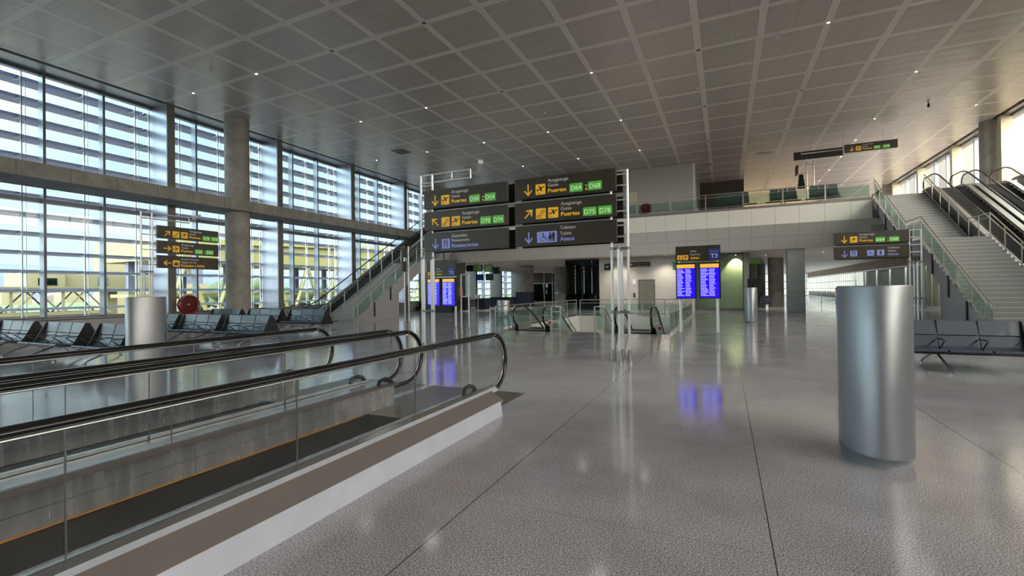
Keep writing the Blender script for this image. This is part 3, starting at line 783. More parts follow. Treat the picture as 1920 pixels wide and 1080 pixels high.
def glyph(mb, kind, u, v, s, mi=1):
    G = lambda x, y: (u+x*s, v+y*s)
    if kind == 'plane':
        stroke(mb, [G(.14, .36), G(.88, .74)], s*.09, mi); poly(mb, [G(.62, .68), G(.34, .84), G(.26, .82), G(.46, .56)], mi, .009, .003); poly(mb, [G(.44, .46), G(.62, .56), G(.66, .36), G(.58, .32)][::-1], mi, .009, .003)
        stroke(mb, [G(.20, .42), G(.14, .58)], s*.06, mi); stroke(mb, [G(.18, .14), G(.42, .14)], s*.05, mi)
    elif kind == 'escalator':
        stroke(mb, [G(.14, .30), G(.34, .30), G(.66, .76), G(.88, .76)], s*.06, mi); stroke(mb, [G(.14, .14), G(.44, .14), G(.76, .58), G(.88, .58)], s*.05, mi)
        stroke(mb, [G(.14, .30), G(.12, .22), G(.14, .14)], s*.05, mi)
    elif kind == 'restaurant':
        stroke(mb, [G(.34, .14), G(.34, .86)], s*.08, mi); stroke(mb, [G(.27, .60), G(.27, .86)], s*.035, mi); stroke(mb, [G(.41, .60), G(.41, .86)], s*.035, mi); stroke(mb, [G(.27, .60), G(.41, .60)], s*.05, mi)
        stroke(mb, [G(.66, .14), G(.66, .86)], s*.10, mi); stroke(mb, [G(.61, .45), G(.61, .84)], s*.06, mi)
    elif kind == 'wheelchair':
        disc(mb, *G(.42, .80), s*.07, mi); stroke(mb, [G(.42, .72), G(.44, .46), G(.66, .44), G(.78, .20)], s*.07, mi)
        stroke(mb, [G(.43, .60), G(.62, .58)], s*.05, mi)
        stroke(mb, [G(.36+.2*math.cos(a), .34+.2*math.sin(a)) for a in [2.1+k*.45 for k in range(9)]], s*.045, mi)
    elif kind == 'man':
        disc(mb, *G(.5, .84), s*.08, mi); stroke(mb, [G(.5, .74), G(.5, .48)], s*.24, mi); stroke(mb, [G(.44, .5), G(.44, .12)], s*.09, mi); stroke(mb, [G(.56, .5), G(.56, .12)], s*.09, mi)
    elif kind == 'woman':
        disc(mb, *G(.5, .84), s*.08, mi); poly(mb, [G(.42, .74), G(.58, .74), G(.70, .34), G(.30, .34)][::-1], mi, .009, .003); stroke(mb, [G(.45, .36), G(.45, .12)], s*.08, mi); stroke(mb, [G(.55, .36), G(.55, .12)], s*.08, mi)
    elif kind == 'info':
        disc(mb, *G(.5, .80), s*.09, mi); stroke(mb, [G(.5, .58), G(.5, .2)], s*.15, mi); stroke(mb, [G(.38, .2), G(.62, .2)], s*.08, mi); stroke(mb, [G(.40, .58), G(.5, .58)], s*.08, mi)
    elif kind == 'bag':
        poly(mb, rrect(u+.2*s, v+.2*s, .6*s, .42*s, .04*s)[::-1], mi, .009, .003); stroke(mb, [G(.38, .62), G(.38, .76), G(.62, .76), G(.62, .62)], s*.06, mi)
def sign_board(root, x, y, z, items, w=2.56, h=.51, depth=.10, name='sign_board'):
    """one board with its lettering; origin lower-left on the front face, facing -y"""
    bd = MB().box((0, 0, 0), (w, depth, h)).build(name, M['sign'], root, .006); bd.location = (x, y, z)
    for it in items:
        k = it[0]; m = MB()
        if k == 'arrow':
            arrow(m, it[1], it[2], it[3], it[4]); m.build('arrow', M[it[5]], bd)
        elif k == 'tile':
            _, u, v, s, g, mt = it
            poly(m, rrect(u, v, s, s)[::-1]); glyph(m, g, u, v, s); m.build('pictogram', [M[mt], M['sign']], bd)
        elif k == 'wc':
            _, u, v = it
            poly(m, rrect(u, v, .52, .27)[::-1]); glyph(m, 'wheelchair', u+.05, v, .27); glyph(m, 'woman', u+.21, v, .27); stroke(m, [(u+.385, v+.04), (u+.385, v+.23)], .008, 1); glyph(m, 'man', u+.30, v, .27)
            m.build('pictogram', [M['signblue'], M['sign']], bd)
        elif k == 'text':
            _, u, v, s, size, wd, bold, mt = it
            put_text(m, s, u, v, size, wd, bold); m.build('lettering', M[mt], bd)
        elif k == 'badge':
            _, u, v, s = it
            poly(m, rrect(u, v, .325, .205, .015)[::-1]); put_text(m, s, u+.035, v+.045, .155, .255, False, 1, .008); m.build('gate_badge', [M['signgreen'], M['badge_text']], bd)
    return bd
def gates(g, u=.89, sep=True, esc=0, ang=-PI/2):
    L = [('arrow', .37, .21, .13, ang, 'yellow')]
    t = .57
    for k in range(esc): L.append(('tile', t, .07, .26, 'escalator', 'yellow')); t += .325
    L.append(('tile', t, .07, .26, 'plane', 'yellow')); t += .325
    L += [('text', t, .36, 'Ausgaenge', .115, .52, False, 'signwhite'), ('text', t, .24, 'Gates', .115, .27, False, 'signwhite'), ('text', t, .10, 'Puertas', .135, .47, True, 'yellow')]
    b = t+.55
    if sep:
        L += [('badge', b, .05, g[0]), ('text', b+.385, .155, 'to', .09, .065, False, 'signwhite'), ('text', b+.39, .07, 'a', .10, .05, True, 'yellow'), ('badge', b+.46, .05, g[1])]
    else:
        L += [('badge', b, .05, g[0]), ('badge', b+.365, .05, g[1])]
    return L
REST = [('arrow', .37, .21, .13, -PI/2, 'signblue'), ('tile', .57, .07, .26, 'restaurant', 'signblue'), ('text', .89, .36, 'Gaststätte', .115, .48, False, 'signwhite'), ('text', .89, .24, 'Restaurants', .115, .54, False, 'signwhite'), ('text', .89, .09, 'Restaurantes', .135, .81, True, 'signblue')]
TOI = [('arrow', .37, .21, .13, -PI/2, 'signblue'), ('wc', .59, .07), ('text', 1.19, .37, 'Toiletten', .115, .39, False, 'signwhite'), ('text', 1.19, .23, 'Toilets', .115, .29, False, 'signwhite'), ('text', 1.19, .09, 'Aseos', .135, .36, True, 'signblue')]

def pole(root, x, y, zt, short=False):
    MB().cyl((x, y), .032, .17, zt, 14).build('pole', M['tube_white'], root)
    MB().cyl((x, y), .075, 0, .24, 14, r1=.045).build('pole_foot', M['clamp'], root)
def pole_cluster(root, x, y=.0, dx=.19, dy=.18, zt=4.93, zs=2.62):
    pole(root, x-dx, y, zt); pole(root, x+dx, y, zt); pole(root, x, y-dy, zs); pole(root, x, y+dy, zs)
    for z in (2.60, 1.12):
        c = MB().box((x-dx-.04, y-.025, z-.03), (x+dx+.04, y+.025, z+.03)).box((x-.025, y-dy-.04, z-.03), (x+.025, y+dy+.04, z+.03))
        for px, py in ((x-dx, y), (x+dx, y), (x, y-dy), (x, y+dy)): c.cyl((px, py), .045, z-.035, z+.035, 12)
        c.build('clamp', M['clamp'], root)
def rungs(root, x0, x1, zs, y=0):
    for z in zs: MB().tube([(x0, y, z), (x1, y, z)], .02, 8).build('rung', M['tube_white'], root)
def camera_arm(root, x, z, y=0, d=1):
    MB().tube([(x, y, z), (x+d*.22, y, z+.02), (x+d*.28, y, z+.10)], .014, 8).build('camera_arm', M['tube_white'], root)
    cm = MB().box((-.06, -.17, -.045), (.06, .17, .045)).box((-.07, -.19, .045), (.07, .19, .06)); cm.xf(Matrix.Translation((x+d*.30, y, z+.18)) @ Matrix.Rotation(.55, 4, 'Z') @ Matrix.Rotation(-.35, 4, 'X'))
    cm.build('security_camera', M['white'], root, .01)

# main gantry (two columns of boards)
G = thing('direction_sign_gantry', 'large twin gate sign gantry with six dark boards on slim steel poles', 'direction sign', (-5.0, 10.88, 0))
ox = 5.0
pole_cluster(G, -7.575+ox); pole_cluster(G, -2.21+ox, zt=4.42)
ROWS = (3.945, 3.345, 2.755)
for z, a, b in zip(ROWS, (gates(('D50', 'D54')), gates(('D70', 'D74'), sep=False, esc=1, ang=3*PI/4), REST), (gates(('D64', 'D68')), gates(('D75', 'D78'), sep=False, esc=1, ang=PI/4), TOI)):
    sign_board(G, -7.58+ox, -.13, z, a); sign_board(G, -4.81+ox, -.13, z, b)
    for x0 in (-7.50, -4.72):
        MB().box((x0+ox, .12, z-.02), (x0+2.58+ox, .20, z+.48)).build('rear_board', M['black'], G, .006)
rungs(G, -7.765+ox, -7.38+ox, [z+k for z in ROWS for k in (.12, .38)] + [4.62, 4.92]); rungs(G, -2.40+ox, -2.02+ox, [z+k for z in ROWS for k in (.12, .38)] + [4.40])
MB().tube([(-7.765+ox, 0, 4.92), (-6.16+ox, 0, 4.92)], .026).tube([(-7.765+ox, 0, 4.70), (-6.16+ox, 0, 4.70)], .026).tube([(-6.16+ox, 0, 4.68), (-6.16+ox, 0, 4.94)], .022).tube([(-6.75+ox, 0, 4.70), (-6.75+ox, 0, 4.92)], .018).build('top_frame', M['tube_white'], G)
for z in (3.90, 3.30): MB().tube([(-7.3+ox, .03, z), (-2.4+ox, .03, z)], .02).build('cross_tube', M['tube_white'], G)
camera_arm(G, -6.16+ox, 4.80)

# single gantry near the right staircase
G = thing('direction_sign_gantry', 'smaller gate sign gantry with two dark boards, behind the perforated drum', 'direction sign', (5.6, 24, 0))
sign_board(G, 4.27-5.6, -.13, 3.41, gates(('D64', 'D68')))
T2 = [('arrow', .37, .21, .13, -PI/2, 'signblue'), ('tile', .57, .10, .24, 'restaurant', 'signblue'), ('tile', 1.15, .10, .24, 'wheelchair', 'signblue'), ('tile', 1.49, .10, .24, 'woman', 'signblue'),
      ('text', 1.84, .37, 'Toiletten', .115, .39, False, 'signwhite'), ('text', 1.84, .24, 'Toilets', .115, .29, False, 'signwhite'), ('text', 1.84, .10, 'Aseos', .135, .36, True, 'signblue')]
sign_board(G, 4.27-5.6, -.13, 2.80, T2)
for z in (3.41, 2.80): MB().box((4.40-5.6, .12, z-.02), (6.98-5.6, .20, z+.48)).build('rear_board', M['black'], G, .006)
pole_cluster(G, 7.05-5.6, zt=3.92); rungs(G, 6.86-5.6, 7.24-5.6, (3.9, 3.6, 3.3, 3.0))

# gantry on the left, seen edge on from the hall: boards face the hall (+x)
G = thing('direction_sign_gantry', 'gate sign gantry with three dark boards in front of the tall windows', 'direction sign', (-20.6, 10.62, 0), PI/2)
pole_cluster(G, .0, zt=4.93)
EQ = [('arrow', .37, .21, .13, PI, 'yellow'), ('tile', .57, .07, .26, 'bag', 'yellow'), ('text', .89, .36, 'Gepäckrückgabe', .10, .70, False, 'signwhite'), ('text', .89, .24, 'Baggage and exit', .10, .62, False, 'signwhite'), ('text', .89, .09, 'Equipajes y Salida', .135, .95, True, 'yellow')]
for z, it in zip(ROWS, (gates(('D70', 'D78'), sep=False, esc=1, ang=PI/4), gates(('D50', 'D54'), ang=0), EQ)):
    sign_board(G, .30, -.13, z, it, w=2.46)
rungs(G, -.19, .40, [z+k for z in ROWS for k in (.12, .38)])
MB().tube([(-.19, 0, 4.92), (1.6, 0, 4.92)], .026).tube([(-.19, 0, 4.70), (1.6, 0, 4.70)], .026).tube([(1.6, 0, 4.68), (1.6, 0, 4.94)], .022).build('top_frame', M['tube_white'], G)
camera_arm(G, 1.6, 4.80)

# double sign hung from the ceiling above the upper floor
G = thing('hanging_sign', 'long dark gate sign hanging from the ceiling above the upper railing', 'direction sign', (6.7, 34.3, 9.76))
H1 = gates(('D75', 'D78'))
sign_board(G, .05, -.05, 0, H1, w=2.6, h=.5)
MB().box((-2.6, .05, -.08), (.02, .15, .42)).build('rear_board', M['black'], G, .006)
MB().tube([(-2.2, -.02, .62), (-2.2, -.02, .25), (.0, -.02, .25)], .025).tube([(0, -.02, -.05), (0, -.02, 1.19)], .03).tube([(-2.2, -.02, .25), (-2.2, -.02, 1.19)], .012).build('hanger', M['tube_white'], G)
MB().tube([(1.95, 0, .5), (1.95, 0, 1.19)], .012).build('hanger', M['tube_white'], G)

# departures monitors on poles
def monitor(root, x, y, z, w, h, seed, rows=19):
    rd = random.Random(seed)
    fr = MB().box((0, 0, 0), (w, .12, h)).build('monitor', M['black'], root, .01); fr.location = (x, y, z)
    m = MB(); poly(m, [(.03, .03), (w-.05, .03), (w-.05, h-.17), (.03, h-.17)][::-1], 0, .001, .003); m.build('screen', M['screen'], fr)
    m = MB(); poly(m, [(.03, h-.165), (w-.05, h-.165), (w-.05, h-.05), (.03, h-.05)][::-1], 0, .001, .003)
    m.build('screen_header', M['screen_gold'], fr)
    m = MB()
    for i in range(rows):
        v = h-.20-i*(h-.26)/rows; hh = .018
        for u0, u1 in ((.04, .04+rd.uniform(.12, .22)), (.28, .28+rd.uniform(.12, .17))):
            u = u0
            while u < u1:
                l = rd.choice((.012, .02, .028)); poly(m, [(u, v-hh), (u+l, v-hh), (u+l, v), (u, v)][::-1], 0, .004, .002); u += l+.007
    m.build('screen_rows', M['screen_text'], fr)
    return fr
def fids(label, x, y, w, zt, px, group=None, sc=1.0, hz=.45):
    root = thing('departures_board', label, 'departures board', (x, y, 0), 0, group)
    hd = MB().box((0, 0, 0), (w, .14, hz)).build('header_board', M['sign'], root, .006); hd.location = (0, 0, zt-hz)
    k = w/1.27
    for kind, u in (('info', .05), ('plane', .22)):
        m = MB(); poly(m, rrect(u*k, .03, .15*k, .15*k, .01)[::-1]); glyph(m, kind, u*k, .03, .15*k); m.build('pictogram', [M['yellow'], M['sign']], hd)
    for s, v, b, mt, wd in (('Abflug', .26, False, 'signwhite', .17), ('Departures', .16, False, 'signwhite', .28), ('Salidas', .05, True, 'yellow', .26)):
        m = MB(); put_text(m, s, .43*k, v, .095*k, wd*k, b); m.build('lettering', M[mt], hd)
    m = MB(); poly(m, [(w-.33*k, .02), (w-.03, .02), (w-.03, .34*k), (w-.33*k, .34*k)][::-1], 0); put_text(m, 'T3', w-.27*k, .07, .17*k, .19*k, True, 1, .008); poly(m, [(w-.30*k, .25*k), (w-.06, .25*k), (w-.06, .256*k), (w-.30*k, .256*k)][::-1], 1, .008)
    m.build('terminal_logo', [M['t3blue'], M['signwhite']], hd)
    mw = w*.455
    monitor(root, 0, 0, zt-hz-.06-1.1*sc, mw+.02, 1.1*sc, 3 + int(x*-1)); monitor(root, w-mw-.02, 0, zt-hz-.06-1.1*sc, mw+.02, 1.1*sc, 5)
    for p in px:
        MB().cyl((p, .2), .045, .2, zt-.1, 14).build('pole', M['tube_white'], root)
        MB().cyl((p, .2), .09, 0, .3, 14, r1=.055).build('pole_foot', M['clamp'], root)
    MB().box((px[0], .15, zt-hz-.045), (px[1], .25, zt-hz-.015)).build('cross_bar', M['tube_white'], root)
    return root
fids('departures board with two blue screens in the middle of the open floor', -1.38, 15.2, 1.27, 2.94, (.11, 1.17))
fids('departures board with two blue screens behind the left poles of the big sign gantry', -10.69, 15.3, 1.30, 2.87, (.13, 1.18), hz=.62)
# empty goal-shaped frame to its right
G = thing('steel_gateway', 'empty steel pole frame standing right of the left departures board', 'frame', (-9.15, 15.6, 0))
for x in (-.17, .17): pole(G, x, 0, 2.3)
MB().tube([(-.17, 0, 2.3), (.17, 0, 2.3)], .03).tube([(-.17, 0, 1.45), (.17, 0, 1.45)], .03).build('cross_bar', M['tube_white'], G)
# tall slim pole stand left of the gantry (seen edge on)
G = thing('pole_stand', 'narrow sign stand seen edge on left of the big gantry, by the stair foot', 'direction sign', (-14.2, 18.6, 0))
for x in (-.12, .12): pole(G, x, 0, 3.9)
for z in (3.35, 2.65): MB().box((-.05, -.35, z), (.05, -.06, z+.5)).build('sign_board', M['sign'], G)
rungs(G, -.12, .12, (3.8, 3.5, 3.1, 2.8))

# ---------------------------------------------------------------- perforated drums
def drum(label, x, y, rx, ry, h, group='perforated metal drums'):
    r = thing('perforated_drum', label, 'air diffuser', (x, y, 0), 0, group)
    MB().lathe([(1, .09), (1, h-.012), (.985, h)], n=64, rx=rx, ry=ry).build('casing', M['perf'], r)
    MB().lathe([(0, h-.02), (.97, h-.02), (.97, h+.002), (.985, h)], n=64, rx=rx, ry=ry).build('top_plate', M['alu'], r)
    MB().lathe([(.95, 0), (.95, .09), (1.01, .092), (1.01, .105)], n=64, rx=rx, ry=ry).build('base_ring', M['perf_base'], r)
    return r
drum('large perforated metal drum standing alone in the right foreground', 1.30, 5.55, .285, .40, 1.65)
drum('perforated metal drum beside the waiting seats at the window', -12.75, 6.55, .30, .42, 1.62)
drum('pale perforated drum standing in front of the glass room', 1.08, 24.2, .27, .40, 1.64)
drum('low pale perforated drum behind the corner of the floor opening railing', -12.7, 26.4, .40, .42, 1.05)

# ---------------------------------------------------------------- seats
def seat_profiles():
    pan = [(-.24, .415), (-.22, .44), (-.05, .425), (.10, .395), (.20, .405), (.26, .46), (.33, .66), (.345, .66), (.29, .44), (.22, .375), (.10, .365), (-.05, .395), (-.23, .39)]
    back = [(.333, .672), (.40, .945), (.415, .95), (.425, .94), (.352, .665)]
    return pan, back
PAN, BACK = seat_profiles()
def bench(label, x, y, groups, pitch=.62, gap=.72, group=None, mseat='seat_light', lead=.2, back_to_back=True, rz=0, skip=0, drop=0, bh=0):
    """groups: number of seat triples along x; origin = left end, centre line"""
    root = thing('waiting_bench', label, 'bench', (x, y, 0), rz, group)
    L = groups*3*pitch + (groups-1)*gap
    b0 = skip*pitch-lead if skip else -lead; b1 = L+lead-drop*pitch
    MB().tube([(b0, -.02, .33), (b1, -.02, .33)], .035, 8).build('beam', M['bench_frame'], root)
    if back_to_back: MB().tube([(b0, .30, .33), (b1, .30, .33)], .035, 8).build('beam', M['bench_frame'], root)
    c = .14 if back_to_back else 0
    pans = {}
    for side in ((1, -1) if back_to_back else (1,)):
        oy = 0
        for g in range(groups):
            for k in range(3):
                if (g == 0 and k < skip) or (g == groups-1 and k >= 3-drop): continue
                x0 = g*(3*pitch+gap)+k*pitch+.018; x1 = x0+pitch-.036
                for nm, pr, mt in (('seat', PAN, mseat), ('backrest', BACK, mseat)):
                    key = (nm, side)
                    if key not in pans:
                        P = [((q[0]-.42)*side+c, q[1]+(bh if q[1] > .9 else 0)) for q in pr]
                        pans[key] = MB().prism(P, 0, 0, x1-x0).build(nm, M[mt], root, .006); pans[key].location = (x0, 0, 0)
                    else:
                        o = pans[key].copy(); C.objects.link(o); o.parent = root; o.location = (x0, 0, 0)
            for k in range(4):
                if (g == 0 and k < skip) or (g == groups-1 and k > 3-drop): continue
                xx = g*(3*pitch+gap)+k*pitch
                key = ('arm', side)
                if key not in pans:
                    Q = [((q[0]-.42)*side+c, q[1]) for q in ((.30, .60), (.02, .60), (-.05, .585), (.0, .56), (.17, .41))]
                    m = MB().tube([(0, a, b) for a, b in Q], .014, 6)
                    m.prism([((q[0]-.42)*side+c, q[1]) for q in ((-.20, .40), (.22, .36), (.27, .43), (.43, .95), (.44, .95), (.30, .40), (.20, .33), (-.20, .37))], 0, -.012, .012)
                    pans[key] = m.build('armrest', [M['bench_frame']], root); pans[key].location = (xx, 0, 0)
                else:
                    o = pans[key].copy(); C.objects.link(o); o.parent = root; o.location = (xx, 0, 0)
    if back_to_back:
        for g in range(groups):
            for e in (g*(3*pitch+gap)-.01+(skip*pitch if g == 0 else 0), g*(3*pitch+gap)+3*pitch+.01-(drop*pitch if g == groups-1 else 0)):
                key = 'end'
                P = [(-.18, .40), (-.12, .50), (.09, .94), (.19, .94), (.40, .50), (.46, .40), (.36, .33), (-.08, .33)]
                MB().prism(P, 0, e-.012, e+.012).build('end_panel', M['seat_dark'], root)
    nl = max(2, 2*groups-1) if groups > 2 else 2
    for i in range(nl):
        xx = b0+lead+.62 + i*(b1-b0-2*lead-1.24)/(nl-1)
        m = MB()
        y0, y1 = (-.58, .86) if back_to_back else (-.32, .34)
        m.tube([(xx, .14 if back_to_back else 0, .34), (xx, (y0*.45+.14*.55), .22), (xx, y0+.1, .10), (xx, y0, .03)], .022, 8)
        m.tube([(xx, .14 if back_to_back else 0, .34), (xx, (y1*.45+.14*.55), .22), (xx, y1-.1, .10), (xx, y1, .03)], .022, 8)
        m.cyl((xx, y0), .04, 0, .03, 12).cyl((xx, y1), .04, 0, .03, 12)
        m.build('leg', M['bench_chrome'], root)
    return root
bench('nearest row of dark blue airport seats under the windows, in groups of three', -23.35, 6.45, 4, pitch=.70, gap=.75, drop=1, group='airport seating')
bench('middle row of dark blue airport seats, ending by the second walkway', -20.65, 10.5, 3, pitch=.70, gap=.36, skip=1, group='airport seating')
bench('farthest row of dark blue airport seats, ending at the escalator foot', -23.6, 15.0, 3, pitch=.72, gap=.62, group='airport seating')
bench('dark blue seats beside the large drum, in front of the right staircase', 3.15, 11.75, 2, pitch=.62, gap=.75, group='airport seating')
bench('row of three grey-green seats behind the upper railing, nearest the stone core', -.52, 34.75, 1, .68, mseat='seat_green', back_to_back=False, lead=.5, bh=.2, group='seats on the upper floor', rz=0)
bench('two-tone grey-green seats in the middle of the upper railing', 2.75, 34.75, 1, .50, mseat='seat_green', back_to_back=False, lead=.25, bh=.2, group='seats on the upper floor')
bench('grey-green seats at the right end of the upper railing', 4.95, 34.75, 1, .50, mseat='seat_green', back_to_back=False, lead=.2, bh=.2, group='seats on the upper floor')
for o in [o for o in C.objects if o.get('group') == 'seats on the upper floor']: o.location.z = ZM; 
bench('single dark seat row against the round column in the far corridor', 2.7, 43.5, 1, .55, back_to_back=False, rz=-1.2, group='corridor seats')

# ---------------------------------------------------------------- fire hose reels
def reel(label, x, y, z, r, rz, post=True, w=.22):
    t = thing('fire_hose_reel', label, 'fire hose reel', (x, y, z), rz)
    Rm = Matrix.Rotation(PI/2, 4, 'X')
    MB().lathe([(0, -w/2), (r, -w/2), (r, -w/2+.03), (r*.96, -w/2+.04), (r*.96, w/2-.04), (r, w/2-.03), (r, w/2), (r*.86, w/2), (r*.84, w/2-.05), (r*.3, w/2-.05), (r*.28, w/2), (0, w/2)], n=36).xf(Rm).build('drum', M['red'], t)
    MB().lathe([(r*.3, w/2-.02), (r*.62, w/2-.015), (r*.8, w/2-.03)], n=36).xf(Rm).build('hose', M['reddark'], t)
    if post: MB().box((-.05, .0, -z), (.05, .12, 0)).build('stand', M['alu_dark'], t)
    return t
reel('large red fire hose reel beside the panelled window column', -23.95, 14.15, 1.18, .47, PI/2)
reel('dark red fire hose reel on the stone wall behind the upper railing', -5.45, 36.86, 7.85, .40, 0, False)
tag(MB().box((-6.75, 36.93, 8.35), (-6.1, 36.99, 9.2)).build('wall_panel', M['cream']), 'pale square panel on the stone wall above the hose reel', 'panel')

# ---------------------------------------------------------------- elevator and small signs on the core wall
t = thing('elevator', 'bronze elevator door in the stone wall behind the floor opening', 'elevator', (-5.5, 37, 0))
MB().box((-.62, -.04, 0), (.62, -.005, 2.38)).build('door_surround', M['alu_dark'], t)
MB().box((-.55, -.06, 0), (-.005, -.042, 2.28)).build('door_leaf', M['elevator'], t); MB().box((.005, -.06, 0), (.55, -.042, 2.28)).build('door_leaf', M['elevator'], t)
for lab, x0, x1, z0, z1 in (('small white floor indicator left of the elevator door', -6.55, -6.3, 2.0, 2.4), ('small call button plate left of the elevator door', -6.5, -6.38, 1.0, 1.35)):
    tag(MB().box((x0, 36.96, z0), (x1, 36.995, z1)).build('wall_plate', M['white'] if z0 > 1.5 else M['black']), lab, 'wall plate')
t = thing('no_entry_sign', 'dark notice with a red ring on the stone wall above the elevator', 'sign', (-6.95, 36.92, 3.38))
MB().box((0, 0, 0), (1.75, .06, .36)).build('sign_board', M['sign'], t)
m = MB(); disc(m, .32, .18, .12, 0, .004); disc(m, .32, .18, .075, 1, .008); stroke(m, [(.26, .24), (.38, .12)], .03, 0, .012)
m.build('no_entry_ring', [mat('sign_red', (.6, .03, .03), .5), M['signwhite']], t)
m = MB(); put_text(m, 'Durchgang verboten', .55, .22, .08, 1.0); put_text(m, 'No entry', .55, .13, .07, .5); m.build('lettering', M['clamp'], t)
m = MB(); put_text(m, 'No pasar, solo salida', .55, .04, .07, 1.0, True); m.build('lettering', M['rail'], t)
t = thing('arrow_sign', 'small black sign with a white arrow on the stone wall behind the gantry poles', 'sign', (-8.75, 36.92, 3.2))
MB().box((0, 0, 0), (.75, .06, .5)).build('sign_board', M['black'], t)
m = MB(); arrow(m, .25, .25, .12, PI); m.build('arrow', M['signwhite'], t)
t = thing('exit_sign', 'green running figure exit sign on the stone wall beside the departures board', 'sign', (-3.55, 36.92, 3.1))
MB().box((0, 0, 0), (.85, .06, .55)).build('sign_board', M['exitgreen'], t)
m = MB(); disc(m, .46, .44, .045, 0); stroke(m, [(.44, .38), (.38, .24)], .07); stroke(m, [(.38, .24), (.46, .16), (.44, .05)], .04); stroke(m, [(.38, .24), (.30, .14), (.22, .13)], .04); stroke(m, [(.42, .36), (.52, .30)], .03); stroke(m, [(.42, .36), (.32, .34)], .03)
poly(m, [(.56, .05), (.72, .05), (.72, .48), (.56, .48)][::-1]); m.build('running_figure', M['signwhite'], t)
t = thing('exit_sign', 'hanging green lit exit sign at the mouth of the right corridor', 'sign', (1.45, 38.0, 3.35))
MB().box((0, 0, 0), (.9, .1, .42)).build('sign_board', M['screen_green'], t, .01)
MB().tube([(.45, .05, .42), (.45, .05, .8)], .015).build('hanger', M['alu'], t)
t = thing('information_screen', 'black screen cabinet standing behind the pale drum', 'screen', (1.5, 30, 0))
MB().box((-.32, 0, 1.35), (.42, .25, 2.15)).build('cabinet', M['black'], t, .01); MB().box((-.05, .05, 0), (.12, .2, 1.35)).build('stand', M['black'], t)

# small screens on a frame above the upper railing
t = thing('departures_board', 'small steel frame with a tilted screen seen from the side, on the upper floor', 'departures board', (4.6, 35.6, ZM))
for x in (.35, .75): MB().cyl((x, 0), .035, 0, 2.95, 10).build('pole', M['tube_white'], t)
for z in (1.7, 2.2, 2.75): MB().tube([(-.1, 0, z), (.75, 0, z)], .025).build('cross_bar', M['tube_white'], t)
MB().box((-.28, -.55, 2.1), (-.18, .15, 2.65)).build('header_board', M['reddark'], t)
MB().prism([(-.22, 1.15), (-.12, 2.05), (.1, 2.05), (.22, 1.15)], 1, -.4, -.25).build('monitor', M['screen_dark'], t)

# hanging monitors and counters under the mezzanine, left
i = 0
for x, z, w, h, mt, lab in ((-21.3, 3.45, .7, .55, 'screen_dark', 'leftmost dark hanging monitor of the upper row under the mezzanine'), (-20.5, 3.40, .8, .62, 'screen_green', 'green lit hanging monitor next to the leftmost one under the mezzanine'),
                        (-19.45, 3.35, .8, .62, 'screen_green', 'green lit hanging monitor of the upper row nearest the round column'), (-18.6, 3.15, .6, .6, 'screen_dark', 'small dark hanging monitor at the right end of the upper row'),
                        (-20.5, 2.62, .75, .55, 't3blue', 'blue hanging monitor of the lower row under the mezzanine'), (-19.5, 2.60, .75, .6, 'screen_dark', 'dark hanging monitor of the lower row under the mezzanine')):
    t = thing('hanging_monitor', lab, 'monitor', (x, 36.6 if z > 3 else 36.9, z), 0, 'monitors under the mezzanine')
    MB().box((0, 0, 0), (w, .12, h)).build('casing', M['black'], t, .01)
    MB().box((.07, -.006, .06), (w-.07, -.001, h-.06)).build('screen', M[mt], t)
    MB().tube([(w/2, .06, h), (w/2, .06, 4.15-z)], .015).build('hanger', M['alu'], t)
for x, y, w, h, lab in ((-21.2, 33.0, 1.9, 1.15, 'tall dark blue counter left of the round column'), (-19.2, 34.5, .9, 1.0, 'short dark blue counter beside the tall one'), (-20.4, 39.5, 2.2, 1.05, 'low dark blue desk behind the counters'), (-18.4, 41, 1.6, 1.5, 'tall dark blue desk nearest the round column')):
    t = thing('service_counter', lab, 'counter', (x, y, 0), 0, 'blue service counters')
    MB().box((0, 0, .1), (w, .8, h-.04)).build('body', M['counter'], t, .01); MB().box((-.04, -.04, h-.04), (w+.04, .84, h)).build('top', M['seat_dark'], t); MB().box((.04, .04, 0), (w-.04, .76, .1)).build('plinth', M['white'], t)
tag(MB().box((-19.0, 34.0, 1.05), (-18.5, 34.05, 1.35)).box((-18.77, 34.05, 0), (-18.73, 34.1, 1.2)).build('notice_stand', M['white']), 'small white notice on a stand beside the blue counter', 'sign')

# dark shop under the left staircase and mezzanine
struct('wall_shop', MB().box((-25.6, 35.3, 0), (-20.7, 35.4, 4.15)).box((-25.6, 35.0, 0), (-20.7, 35.3, .3)), M['backpanel'])
t = thing('shop_stand', 'dark shop display with a pale round lamp under the left staircase', 'display', (-20.6, 31.3, 0))
MB().box((-1.2, 0, 0), (1.0, .7, 1.05)).build('counter', M['black'], t, .01)
MB().lathe([(0, 0), (.3, .05), (.42, .22), (.3, .42), (0, .48)], n=20).xf(Matrix.Translation((-.25, .3, 1.2))).build('round_lamp', M['bldg_cream'], t)
MB().tube([(-.25, .3, 1.0), (-.25, .3, 1.25)], .02).build('stem', M['black'], t)
MB().box((-1.3, .8, 0), (1.2, .9, 2.9)).build('back_board', M['backpanel'], t)
t = thing('jacket_stand', 'orange cloth hanging on a stand by the shop', 'clothing', (-18.55, 31.0, 0))
MB().lathe([(.05, 1.25), (.16, 1.3), (.18, 1.6), (.12, 1.95), (.04, 2.05)], n=12).build('cloth', M['orange'], t); MB().cyl((0, 0), .02, 0, 2.1, 8).build('stand', M['black'], t)

